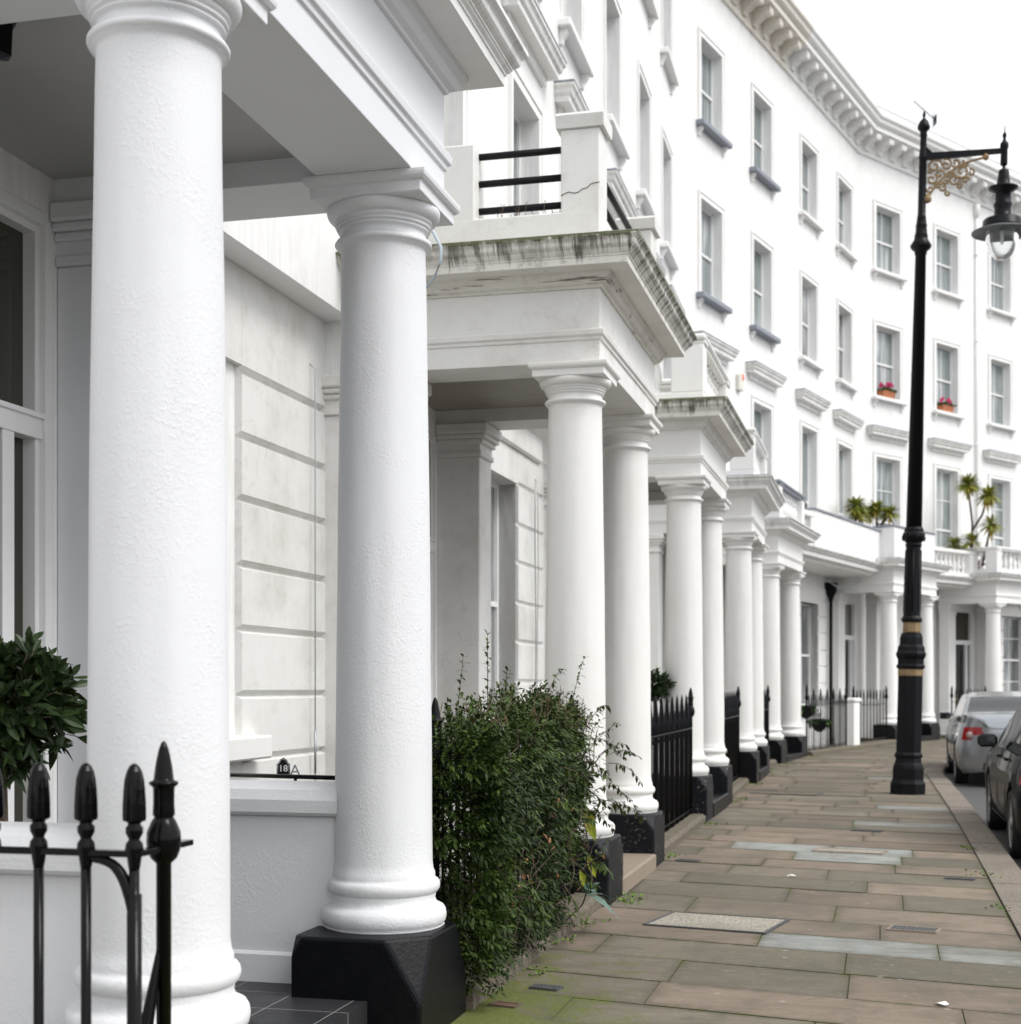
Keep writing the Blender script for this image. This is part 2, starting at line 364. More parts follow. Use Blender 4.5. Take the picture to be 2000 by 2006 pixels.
W = {}   # object name -> world matrix
def link(o, parent=None, mw=None):
    col.objects.link(o); mw = mw or (W[parent.name] if parent else Matrix())
    W[o.name] = mw
    if parent:
        o.parent = parent; o.matrix_basis = W[parent.name].inverted() @ mw
    else: o.matrix_basis = mw
    return o
def obj(name, mb, mat, parent=None, frame=None, bevel=0):
    me = bpy.data.meshes.new(name); me.from_pydata(mb.v, [], mb.f)
    mats = mat if isinstance(mat, (list, tuple)) else [mat]
    for m in mats: me.materials.append(m)
    me.polygons.foreach_set('use_smooth', mb.sm); me.polygons.foreach_set('material_index', mb.mi)
    if mb.shade is not None:
        at = me.attributes.new('shade', 'FLOAT', 'POINT'); at.data.foreach_set('value', mb.shade)
    me.update(); 
    import bmesh
    if mb.shade is None:
        bm = bmesh.new(); bm.from_mesh(me); bmesh.ops.recalc_face_normals(bm, faces=bm.faces); bm.to_mesh(me); bm.free()
    o = bpy.data.objects.new(name, me)
    if bevel:
        md = o.modifiers.new('bevel', 'BEVEL'); md.width = bevel; md.segments = 2; md.limit_method = 'ANGLE'; md.angle_limit = R(40)
    return link(o, parent, frame)
def tag(o, label, cat, group=None, kind=None):
    o['label'] = label; o['category'] = cat
    if group: o['group'] = group
    if kind: o['kind'] = kind
    return o
def thing(name, label, cat, frame, group=None):
    o = bpy.data.objects.new(name, None); o.empty_display_size = .2
    link(o, None, frame); return tag(o, label, cat, group)
def struct(o): o['kind'] = 'structure'; return o
def dup(src, parent, mw):
    c = src.copy(); link(c, parent, mw); return c
def dup_tree(src, mw, label=None):
    c = src.copy(); link(c, None, mw)
    if label: c['label'] = label
    for ch in [o for o in col.objects if o.parent == src]:
        d = ch.copy(); link(d, c, mw @ (W[src.name].inverted() @ W[ch.name]))
        for g2 in [o for o in col.objects if o.parent == ch]:
            e = g2.copy(); link(e, d, mw @ (W[src.name].inverted() @ W[g2.name]))
    return c

# ------------------------------------------------------------------ plan of the crescent
# terrace front as a polyline, L = distance along it; local frames: x = out to the street, y = along, z = up
VA = (-2.534, 4.891)
a1 = R(14.15)
V1 = (VA[0] + 11.85 * math.sin(a1), VA[1] + 11.85 * math.cos(a1))
K1 = (3.2, 28.3); K2 = (9.15, 39.0)
a2 = math.atan2(K1[0] - V1[0], K1[1] - V1[1]); a3 = math.atan2(K2[0] - K1[0], K2[1] - K1[1]); a4 = R(47)
LV1 = 11.85; LK1 = LV1 + math.dist(V1, K1); LK2 = LK1 + math.dist(K1, K2)
SEG = [(0, VA, a1), (LV1, V1, a2), (LK1, K1, a3), (LK2, K2, a4)]
def wallp(L):
    for (l0, p, a) in reversed(SEG):
        if L >= l0 - 1e-6 or l0 == 0: return (p[0] + (L - l0) * math.sin(a), p[1] + (L - l0) * math.cos(a)), a
def gz(y): return .0045 * min(max(y - 5, 0), 30)
def frame(x, y, a, z=0): return Matrix.Translation((x, y, z)) @ Matrix.Rotation(-a, 4, 'Z')
def wframe(L, z=0, d=0):
    (x, y), a = wallp(L); return frame(x + d * math.cos(a), y - d * math.sin(a), a, z)
def smooth(L, d, w=3.0):
    n = 7; ax = ay = 0; sx = sy = 0
    for i in range(n):
        l = L + w * (i / (n - 1) * 2 - 1); p, a = wallp(l); ax += math.sin(a); ay += math.cos(a)
        sx += p[0]; sy += p[1]
    if min(abs(L - LK1), abs(L - LK2), abs(L - LV1)) > w: p, _ = wallp(L)
    else: p = (sx / n, sy / n)
    k = math.hypot(ax, ay); ax /= k; ay /= k
    return (p[0] + d * ay, p[1] - d * ax)

# ------------------------------------------------------------------ ground
KD = 4.43     # kerb inner edge
def ground():
    # joints sheet under the flags
    mb = MB(); Ls = [-9 + i * 1.0 for i in range(62)]
    for L in Ls:
        for d in (1.3, KD): x, y = smooth(L, d); mb.v.append((x, y, gz(y) - .006))
    for i in range(len(Ls) - 1): mb.f.append((2 * i, 2 * i + 1, 2 * i + 3, 2 * i + 2)); mb.sm.append(False); mb.mi.append(0)
    struct(obj('pavement_bed', mb, M['joints']))
    # flags
    rnd = random.Random(11); verts = []; faces = []; cols = []; uvs = []; loc = []; fsz = []
    pal = [(.235, .187, .145), (.245, .192, .147), (.2, .172, .132), (.212, .182, .14), (.262, .208, .16), (.18, .158, .12), (.232, .18, .138), (.225, .192, .15)]
    pale = (.3, .315, .3)
    L = -8.0; row = 0
    special = {}
    rows = []
    while L < 53:
        h = rnd.choice([.5, .58, .64, .7, .54, .6])
        rows.append((L, min(h, .7))); L += h
    PALE = [(4.72, 2.95, 3.95), (4.72, 3.95, 4.43), (9.3, 2.3, 3.2), (9.3, 3.2, 3.9), (8.7, 2.9, 3.8), (14.6, 3.6, 4.4), (20, 3.5, 4.4), (12.4, 3.35, 4.2)]
    for (L0, h) in rows:
        d = 1.36 - rnd.random() * .3
        while d < KD:
            w = rnd.uniform(.75, 1.45); d1 = d + w
            for (pl, pa, pb) in PALE:
                if L0 <= pl < L0 + h:
                    if d < pa < d1: d1 = pa
                    elif abs(d - pa) < .01: d1 = pb
            if KD - d1 < .35: d1 = KD
            base = rnd.choice(pal); k = rnd.uniform(.7, 1.02); cc = tuple(c * k for c in base)
            for (pl, pa, pb) in PALE:
                if L0 <= pl < L0 + h and pa - .02 <= (d + d1) / 2 <= pb + .02: k = rnd.uniform(.88, 1.08); cc = tuple(c * k for c in pale)
            dd0 = max(d, 1.36)
            if d1 > dd0 + .05:
                g = .0025 + rnd.random() * .003; dz = rnd.uniform(-.003, .003); nseg = max(2, int((d1 - dd0) / .25))
                o = len(verts); sk = rnd.uniform(-.008, .008)
                for i in range(nseg + 1):
                    dq = dd0 + g + (d1 - dd0 - 2 * g) * i / nseg
                    for lq in (L0 + g, L0 + h - g):
                        x, y = smooth(lq + sk * (i / nseg) - .2 * (dq - 2.6), dq); verts.append((x, y, gz(y) + dz)); uvs.append((lq - .2 * (dq - 2.6), dq)); loc.append((lq - L0 - g, dq - dd0 - g))
                for i in range(nseg): faces.append((o + 2 * i, o + 2 * i + 2, o + 2 * i + 3, o + 2 * i + 1)); cols.append(cc); fsz.append((h - 2 * g, d1 - dd0 - 2 * g))
                # thickness at the sides so that joints read as real gaps
                m2 = len(verts)
                ring = [o + 2 * i for i in range(nseg + 1)] + [o + 2 * i + 1 for i in reversed(range(nseg + 1))]
                for r_ in ring: vx = verts[r_]; verts.append((vx[0], vx[1], vx[2] - .012)); uvs.append(uvs[r_]); loc.append(loc[r_])
                for i in range(len(ring)):
                    j = (i + 1) % len(ring); faces.append((ring[i], m2 + i, m2 + j, ring[j])); cols.append(tuple(c * .7 for c in cc)); fsz.append((h - 2 * g, d1 - dd0 - 2 * g))
            d = d1
    me = bpy.data.meshes.new('pavement'); me.from_pydata(verts, [], faces); me.materials.append(M['flags'])
    ca = me.attributes.new('Col', 'FLOAT_COLOR', 'CORNER'); me.uv_layers.new(name='UVMap'); me.attributes.new('Edge', 'FLOAT_COLOR', 'CORNER'); eb = []; ca = me.attributes['Col']; ea = me.attributes['Edge']; uvl = me.uv_layers['UVMap']
    li = 0; buf = []; ub = []
    for f, c, z_ in zip(faces, cols, fsz):
        for vi in f: buf += [c[0], c[1], c[2], 1]; ub += list(uvs[vi]); eb += [loc[vi][0], loc[vi][1], z_[0] - loc[vi][0], z_[1] - loc[vi][1]]
    ca.data.foreach_set('color', buf); ea.data.foreach_set('color', eb); uvl.data.foreach_set('uv', ub)
    o = bpy.data.objects.new('pavement', me); link(o); struct(o)
    # kerb stones
    mb = MB(); L = -9; rnd = random.Random(3)
    while L < 51:
        h = rnd.uniform(.8, 1.1); n = 4; g = .009; kz = rnd.uniform(-.004, .004); o = len(mb.v); ns = 0
        prof = [(KD + .01, -.03), (KD + .01, .004), (KD + .27, .004), (KD + .295, -.012), (KD + .305, -.14)]
        for i in range(n + 1):
            l = L + g + (h - 2 * g) * i / n
            for (d, z) in prof: x, y = smooth(l, d); mb.v.append((x, y, gz(y) + z + kz))
        m_ = len(prof)
        for i in range(n):
            for j in range(m_ - 1): mb.f.append((o + i * m_ + j, o + i * m_ + j + 1, o + (i + 1) * m_ + j + 1, o + (i + 1) * m_ + j)); mb.sm.append(False); mb.mi.append(0)
        for i in (0, n): mb.f.append(tuple(o + i * m_ + j for j in range(m_))); mb.sm.append(False); mb.mi.append(0)
        L += h
    struct(obj('kerb', mb, M['kerb']))
    # road: from under the kerb out to the horizon
    mb = MB(); Ls = [-9 + i * 1.0 for i in range(62)]; ds = [KD + .1, KD + .6, 7, 10, 14]
    for L in Ls:
        for d in ds: x, y = smooth(L, d); mb.v.append((x, y, gz(y) - .12 + (.0 if d < 5 else .0)))
    m_ = len(ds)
    for i in range(len(Ls) - 1):
        for j in range(m_ - 1): mb.f.append((i * m_ + j, i * m_ + j + 1, (i + 1) * m_ + j + 1, (i + 1) * m_ + j)); mb.sm.append(False); mb.mi.append(0)
    struct(obj('road', mb, M['asphalt']))
    mb = MB(); mb.add([(-600, -600, -2.3), (600, -600, -2.3), (600, 600, -2.3), (-600, 600, -2.3)], [(0, 1, 2, 3)])
    struct(obj('ground', mb, M['asphalt']))
    # opposite pavement bank beyond the road
    mb = MB()
    for L in Ls:
        for d in (13.9, 40): x, y = smooth(L, d); mb.v.append((x, y, gz(y) - .02))
    for i in range(len(Ls) - 1): mb.f.append((2 * i, 2 * i + 1, 2 * i + 3, 2 * i + 2)); mb.sm.append(False); mb.mi.append(0)
    struct(obj('far_pavement', mb, M['asphalt']))
ground()

# coping strip on which the railings stand, and lightwell floor
def coping(L0, L1, label):
    mb = MB(); n = max(2, int((L1 - L0) / .8)); prof = [(1.36, -.4), (1.36, .09), (1.78, .085), (1.815, .06), (1.815, -.05)]; m_ = len(prof)
    for i in range(n + 1):
        l = L0 + (L1 - L0) * i / n
        for d, z in prof: x, y = smooth(l, d); mb.v.append((x, y, gz(y) + z))
    for i in range(n):
        for j in range(m_ - 1): mb.f.append((i * m_ + j, i * m_ + j + 1, (i + 1) * m_ + j + 1, (i + 1) * m_ + j)); mb.sm.append(False); mb.mi.append(0)
    for i in (0, n): mb.f.append(tuple(i * m_ + j for j in range(m_))); mb.sm.append(False); mb.mi.append(0)
    o = obj('coping_kerb', mb, M['gravel']); tag(o, label, 'coping', 'stone copings under the railings')
coping(-6.5, -.36, 'low stone coping under the nearest spearhead railings at bottom left')
coping(2.46, 5.68, 'low mossy stone coping at the foot of the leafy climber')
coping(8.35, 11.78, 'low stone coping under the black railings behind the flaking black plinths')
coping(14.4, 17.83, 'low stone coping under the railings between the third and fourth porch')
coping(20.45, 23.2, 'low stone coping under the railings between the fourth and fifth porch')
coping(26.6, 33.6, 'dark low coping under the far railings beside the black drainpipe')
coping(37.9, 40.0, 'low coping under the farthest railings, behind the silver car')
mb = MB()
for L in range(-9, 52):
    for d in (-.3, 1.5): x, y = smooth(L, d); mb.v.append((x, y, -1.6))
for i in range(60): mb.f.append((2 * i, 2 * i + 1, 2 * i + 3, 2 * i + 2)); mb.sm.append(False); mb.mi.append(0)
struct(obj('lightwell_floor', mb, M['concrete']))

# ------------------------------------------------------------------ classical pieces
TB = .44      # underside of the lower torus
def column_profile():
    p = [(.255, TB), (.268, TB + .012)]
    for i in range(7):
        a = math.pi * (i / 6 - .5); p.append((.25 + .027 * math.cos(a), TB + .055 + .045 * math.sin(a)))
    p += [(.232, TB + .112), (.226, TB + .13), (.23, TB + .15)]
    for i in range(7):
        a = math.pi * (i / 6 - .5); p.append((.228 + .02 * math.cos(a), TB + .185 + .03 * math.sin(a)))
    p += [(.226, TB + .225), (.226, TB + .24), (.219, TB + .255)]
    z0, z1 = TB + .29, 3.41
    for i in range(25):
        t = i / 24; r = .2145 - .0285 * (t ** 1.5); p.append((r, z0 + (z1 - z0) * t))
    p += [(.19, 3.425), (.2, 3.43)]
    for i in range(6):
        a = math.pi * (i / 5 - .5); p.append((.2 + .014 * math.cos(a), 3.447 + .014 * math.sin(a)))
    p += [(.19, 3.463), (.188, 3.475), (.188, 3.498), (.2, 3.501), (.201, 3.511), (.196, 3.513), (.208, 3.516), (.209, 3.526), (.204, 3.528), (.215, 3.532), (.216, 3.543)]
    for i in range(7):
        a = math.pi / 2 * i / 6; p.append((.216 + .034 * math.sin(a), 3.548 + .042 * (1 - math.cos(a))))
    p += [(.247, 3.598)]
    return p
CP = column_profile()
def column_meshes():
    mb = MB(); mb.lathe(CP, 0, 0, 64, True, .0035); return mb
def abacus():
    mb = MB(); prof = [(.235, 3.596), (.25, 3.6), (.25, 3.645), (.262, 3.65), (.272, 3.662), (.275, 3.675), (.275, 3.69)]
    vs = []
    for r, z in prof: vs += [(-r, -r, z), (r, -r, z), (r, r, z), (-r, r, z)]
    fs = [(0, 3, 2, 1), tuple(len(vs) - 4 + k for k in range(4))]
    for i in range(len(prof) - 1):
        for k in range(4): fs.append((i * 4 + k, i * 4 + (k + 1) % 4, i * 4 + 4 + (k + 1) % 4, i * 4 + 4 + k))
    return mb.add(vs, fs)
def plinth(hx0, hx1, hy0, hy1, zt, zb=-.05, c=.17, drop=.27):
    """block with the upper corners cut back to a point"""
    mb = MB(); X = (hx0, hx1); Y = (hy0, hy1)
    cor = [(X[0], Y[0], 1, 1), (X[1], Y[0], -1, 1), (X[1], Y[1], -1, -1), (X[0], Y[1], 1, -1)]
    vs = []; top = []; midr = []; bot = []
    for k, (x, y, sx, sy) in enumerate(cor):
        cc = c * (1.0 if k in (1, 2) else .35)
        a_ = (x, y + sy * cc, zt); b_ = (x + sx * cc, y, zt)
        if k in (1, 3): a_, b_ = a_, b_
        pair = [a_, b_] if k in (0, 2) else [b_, a_]
        top += pair; midr.append((x, y, zt - drop * (cc / c))); bot.append((x, y, zb))
    vs = top + midr + bot
    fs = [tuple(range(8))]
    for k in range(4):
        n = (k + 1) % 4
        fs.append((2 * k, 2 * k + 1, 8 + k)); fs.append((2 * k + 1, (2 * k + 2) % 8, 8 + n, 12 + n, 12 + k, 8 + k))
    fs.append((12, 13, 14, 15))
    return mb.add(vs, fs)
def sweep3(prof, d0, D, s0, s1, close_in=None):
    """profile (proj, z) swept round three sides of a rectangle, mitred"""
    mb = MB(); vs = []
    for p, z in prof: vs += [(d0, s0 - p, z), (D + p, s0 - p, z), (D + p, s1 + p, z), (d0, s1 + p, z)]
    fs = []; n = len(prof)
    for i in range(n):
        j = (i + 1) % n
        if j == 0 and not close_in: continue
        for k in range(3): fs.append((i * 4 + k, i * 4 + k + 1, j * 4 + k + 1, j * 4 + k))
    if close_in:
        fs.append(tuple(i * 4 for i in range(n))); fs.append(tuple(i * 4 + 3 for i in reversed(range(n))))
    return mb.add(vs, fs)
def ogee(x0, z0, x1, z1, n=7, s=1):
    """cyma curve from (x0,z0) to (x1,z1)"""
    out = []
    for i in range(n + 1):
        t = i / n; out.append((x0 + (x1 - x0) * (t - s * math.sin(2 * math.pi * t) / (2 * math.pi)), z0 + (z1 - z0) * t))
    return out
ENT_LOW = [(0, 3.69), (0, 3.835), (.012, 3.838), (.014, 3.86), (.028, 3.868), (.032, 3.9), (.03, 3.908), (0, 3.912), (0, 4.185)]
ENT_BED = [(0, 4.185), (.015, 4.188), (.02, 4.2), (.045, 4.212), (.06, 4.235), (.062, 4.245), (.085, 4.262), (.09, 4.283)]
ENT_COR = [(.09, 4.283), (.225, 4.288), (.225, 4.333), (.232, 4.336)] + ogee(.232, 4.338, .25, 4.365, 5) + [(.256, 4.367), (.258, 4.376)] + ogee(.262, 4.378, .315, 4.445, 7, -1) + [(.318, 4.448), (.318, 4.468)]
BH = .215
def porch(house, F, k, S, mats, dz=0, d=1.54, step='stone', wide=.29, zpl=-.05):
    """F frame with origin at wall foot of first column; S column spacing"""
    Fz = F @ Matrix.Translation((0, 0, dz))
    for i, s in enumerate((0, S)):
        Fc = Fz @ Matrix.Translation((d, s, 0)) @ Matrix.Rotation(R(37 * (k * 2 + i)), 4, 'Z')
        c = obj('column', column_meshes(), mats['col'], house, Fc)
        pl = obj('column_plinth', plinth(-wide, wide, -wide * 1.28 if k == 0 else -wide, wide * 1.1 if k == 0 else wide, TB + .003, zpl - dz, .16 if k == 0 else .1, .27 if k == 0 else .13), mats['plinth'], c, Fz @ Matrix.Translation((d, s, 0)), .014)
        ab = obj('abacus', abacus(), mats['col'], c, Fz @ Matrix.Translation((d, s, 0)), .004)
        # respond pilaster against the wall
        mb = MB(); w = .19; x1 = .3 if k in (0, 5, 6) else .37; i_ = i
        x0_ = -.27 if (k == 1 and i_ == 0) else 0
        mb.cbox(x0_, x1, s - w, s + w, .1, 3.41, .008)
        mb.cbox(x0_, x1 + .02, s - w - .02, s + w + .02, 3.41, 3.455, .008)
        mb.box(x0_, x1 + .005, s - w - .004, s + w + .004, 3.455, 3.52)
        mb.cbox(x0_, x1 + .035, s - w - .03, s + w + .03, 3.52, 3.56, .01); mb.cbox(x0_, x1 + .06, s - w - .05, s + w + .05, 3.56, 3.6, .01)
        mb.cbox(x0_, x1 + .08, s - w - .07, s + w + .07, 3.6, 3.688, .012)
        obj('pilaster', mb, mats['inner_wall'], house, Fz)
    lo = sweep3(ENT_LOW + [(-.2, 4.185), (-.43, 4.185), (-.43, 3.69)], 0, d + BH, -BH, S + BH, True)
    en = obj('entablature', lo, mats['ent'], house, Fz, .004)
    obj('bed_moulding', sweep3(ENT_BED + [(-.02, 4.283), (-.02, 4.185)], 0, d + BH, -BH, S + BH, True), mats['bed'], en, Fz)
    obj('cornice', sweep3(ENT_COR + [(-.03, 4.468), (-.03, 4.283)], 0, d + BH, -BH, S + BH, True), mats['cor'], en, Fz)
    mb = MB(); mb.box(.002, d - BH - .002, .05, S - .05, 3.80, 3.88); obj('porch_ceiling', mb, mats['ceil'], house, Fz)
    mb = MB(); mb.box(-.02, d + BH + .27, -BH - .27, S + BH + .27, 4.462, 4.485); obj('roof_lead', mb, mats['top'], en, Fz)
    # low side walls between pilaster and column
    if k in (0, 1, 5):
        for s in (0, S):
            mb = MB(); mb.cbox(.2, d - .2, s - .085, s + .085, .1, .93, .01)
            mb.cbox(.2, d - .19, s - .105, s + .105, .1, .32, .012)
            prof = [(-.115, .93), (-.135, .945), (-.14, 1.0), (-.12, 1.045), (-.07, 1.068), (0, 1.076), (.07, 1.068), (.12, 1.045), (.14, 1.0), (.135, .945), (.115, .93)]
            mb.prism([(s + a, z) for a, z in prof], .2, d - .17, 'x')
            obj('side_wall', mb, mats['side'], house, Fz, .01)
    mb = MB()
    if step == 'tiles':
        mb.box(-.05, d + .055, -.2, S + .12, -.04, .185)
        obj('porch_floor', mb, M['tiles'], house, Fz)
        mb = MB(); mb.box(d - .02, d + .25, .32, S - .4, -.05, .02); obj('threshold', mb, M['stone'], house, Fz)
    else:
        mb.cbox(-.05, d + .3, .25, S - .25, -.5, .13 - .0, .015); obj('porch_step', mb, M['stone'] if step == 'stone' else M['plinth'], house, Fz)

def baluster_mb(h=.5):
    p = [(.055, 0), (.055, .04), (.035, .05), (.03, .07), (.05, .12), (.058, .17), (.05, .23), (.032, .32), (.028, .36), (.04, .38), (.04, .4), (.03, .41), (.032, .44), (.052, .46), (.052, .5)]
    mb = MB(); mb.lathe([(r * 1.0, z * h / .5) for r, z in p], 0, 0, 14); return mb
def balusters(parent, F, p0, p1, z, n, first=[None]):
    """copies of one baluster mesh between two local points"""
    for i in range(n):
        t = (i + .5) / n; mw = F @ Matrix.Translation((p0[0] + (p1[0] - p0[0]) * t, p0[1] + (p1[1] - p0[1]) * t, z))
        if first[0] is None: first[0] = obj('baluster', baluster_mb(), M['trim'], parent, mw)
        else: dup(first[0], parent, mw)
def rail_top(mb, p0, p1, z, w=.13, lead=False):
    (x0, y0), (x1, y1) = p0, p1
    if abs(x1 - x0) > abs(y1 - y0):
        mb.cbox(min(x0, x1), max(x0, x1), y0 - w * .8, y0 + w * .8, z, z + .045, .01); mb.cbox(min(x0, x1), max(x0, x1), y0 - w, y0 + w, z + .045, z + .11, .02)
    else:
        mb.cbox(x0 - w * .8, x0 + w * .8, min(y0, y1), max(y0, y1), z, z + .045, .01); mb.cbox(x0 - w, x0 + w, min(y0, y1), max(y0, y1), z + .045, z + .11, .02)

def balcony_balustrade(house, F, d, S, dz, mat, capmat):
    Fz = F @ Matrix.Translation((0, 0, dz + 4.485)); D = d + .12; s0, s1 = -.1, S + .1
    base = MB()
    base.cbox(.0, D + .13, s0 - .13, s0 + .13, 0, .11, .01); base.cbox(.0, D + .13, s1 - .13, s1 + .13, 0, .11, .01); base.cbox(D - .13, D + .13, s0 + .131, s1 - .131, 0, .108, .01)
    b = obj('balcony_parapet', base, mat, house, Fz)
    for (x, y, wx) in ((D, s0, .13), (D, s1, .13), (.35, s0, .12), (.35, s1, .12)):
        mb = MB(); mb.cbox(x - wx - .1 * (x > 1), x + wx, y - .13, y + .13, .108, .62, .012)
        obj('pedestal', mb, mat, b, Fz, .006)
    cp = MB(); w = .15
    rail_top(cp, (0, s0), (D + w, s0), .62, w); rail_top(cp, (0, s1), (D + w, s1), .62, w); rail_top(cp, (D, s0 + w + .001), (D, s1 - w - .001), .621, w)
    obj('coping', cp, capmat, b, Fz, .006)
    balusters(b, Fz, (.5, s0), (D - .25, s0), .11, 3); balusters(b, Fz, (D, s0 + .16), (D, s1 - .16), .11, 8)
    return b

# ------------------------------------------------------------------ windows and doors
def wall_mb(y0, y1, z0, z1, ops, depth=.26):
    mb = MB(); ys = sorted({y0, y1} | {o[0] for o in ops} | {o[1] for o in ops}); zs = sorted({z0, z1} | {o[2] for o in ops} | {o[3] for o in ops})
    for i in range(len(ys) - 1):
        for j in range(len(zs) - 1):
            cy, cz = (ys[i] + ys[i + 1]) / 2, (zs[j] + zs[j + 1]) / 2
            if any(o[0] < cy < o[1] and o[2] < cz < o[3] for o in ops): continue
            mb.add([(0, ys[i], zs[j]), (0, ys[i + 1], zs[j]), (0, ys[i + 1], zs[j + 1]), (0, ys[i], zs[j + 1])], [(0, 1, 2, 3)])
    for (a, b_, c, d) in ops:
        mb.add([(0, a, c), (0, b_, c), (0, b_, d), (0, a, d), (-depth, a, c), (-depth, b_, c), (-depth, b_, d), (-depth, a, d)],
               [(0, 4, 5, 1), (1, 5, 6, 2), (2, 6, 7, 3), (3, 7, 4, 0)])
    mb.add([(-depth, y0, z0), (-depth, y1, z0), (-depth, y1, z1), (-depth, y0, z1), (0, y0, z1), (0, y1, z1)], [(0, 1, 2, 3), (3, 2, 5, 4)])
    return mb
def sash(house, F, yc, hw, z0, z1, sillmat=None, hood=False, arch=True, french=False, pane=None, rows=1, deep=.2, sill=True, bars=True):
    fr = MB(); x0, x1 = -deep - .04, -deep + .02; t = .05
    fr.box(x0, x1, yc - hw, yc - hw + t, z0, z1); fr.box(x0, x1, yc + hw - t, yc + hw, z0, z1)
    fr.box(x0, x1, yc - hw + t, yc + hw - t, z1 - t, z1); fr.box(x0, x1, yc - hw + t, yc + hw - t, z0, z0 + .08)
    zm = z0 + (z1 - z0) * (.5 if not french else .36)
    fr.box(x0 + .01, x1 + .006, yc - hw + t, yc + hw - t, zm - .025, zm + .025)
    if bars:
        fr.box(x0 + .012, x1 - .012, yc - .012, yc + .012, z0 + .08, zm - .025); fr.box(x0 + .012, x1 - .012, yc - .012, yc + .012, zm + .025, z1 - t)
        if rows > 1:
            for zz in ((z0 + zm) / 2, (zm + z1) / 2): fr.box(x0 + .014, x1 - .014, yc - hw + t, yc - .012, zz - .012, zz + .012); fr.box(x0 + .014, x1 - .014, yc + .012, yc + hw - t, zz - .012, zz + .012)
    w = obj('window', fr, M['joinery'], house, F)
    p = MB(); p.box(-deep - .02, -deep - .012, yc - hw + .01, yc + hw - .01, z0 + .01, z1 - .01); obj('pane', p, pane or M['pane'], w, F)
    if arch:
        mb = MB(); a = .13
        for (q, pr) in ((a, .03), (.035, .045)):
            o_ = a if q == a else a
            lo, hi = (0.0, a) if q == a else (a - .035, a + .002)
            y_in, y_out = lo, hi
            mb.box(.0, pr, yc - hw - hi, yc - hw - lo, z0, z1 + lo); mb.box(.0, pr, yc + hw + lo, yc + hw + hi, z0, z1 + lo)
            mb.box(.0, pr, yc - hw - hi, yc + hw + hi, z1 + lo, z1 + hi)
        obj('architrave', mb, M['trim'], w, F)
    if sill:
        mb = MB(); e = hw + .2; mb.cbox(-deep + .03, .15, yc - e, yc + e, z0 - .1 - (0 if arch else .05), z0 - .005, .012)
        for yy in ((yc - e + .12, yc + e - .12) if arch else ()):
            mb.prism([(0, z0 - .1), (.1, z0 - .1), (.1, z0 - .15), (.05, z0 - .22), (.04, z0 - .28), (0, z0 - .28)], yy - .04, yy + .04)
        obj('sill', mb, M['trim'], w, F, .004)
        if sillmat:
            mb = MB(); mb.cbox(-deep + .03, .175, yc - e - .02, yc + e + .02, z0 - .108, z0 - .002, .012); obj('sill_lead', mb, sillmat, w, F)
    if hood:
        mb = MB(); e = hw + .2; zt = hood
        prof = [(0, zt - .3), (.05, zt - .3), (.06, zt - .2), (.17, zt - .19), (.17, zt - .13)] + ogee(.175, zt - .125, .235, zt - .03, 5, -1) + [(.24, zt), (0, zt)]
        vs = []; n = len(prof)
        for (x, z) in prof: vs += [(0, yc - e - x, z), (x, yc - e - x, z), (x, yc + e + x, z), (0, yc + e + x, z)]
        fs = []
        for i in range(n - 1):
            for q in range(3): fs.append((i * 4 + q, i * 4 + q + 1, i * 4 + 5 + q, i * 4 + 4 + q))
        mb.add(vs, fs); mb.add([(0.0, yc - e, zt + .004), (.236, yc - e - .23, zt + .004), (.236, yc + e + .23, zt + .004), (0, yc + e, zt + .004)], [(0, 1, 2, 3)])
        obj('hood', mb, M['grime_lt'], w, F)
        mb = MB(); mb.cbox(.0, .245, yc - e - .24, yc + e + .24, zt + .006, zt + .03, .008); obj('hood_lead', mb, M['lead'], w, F)
    return w
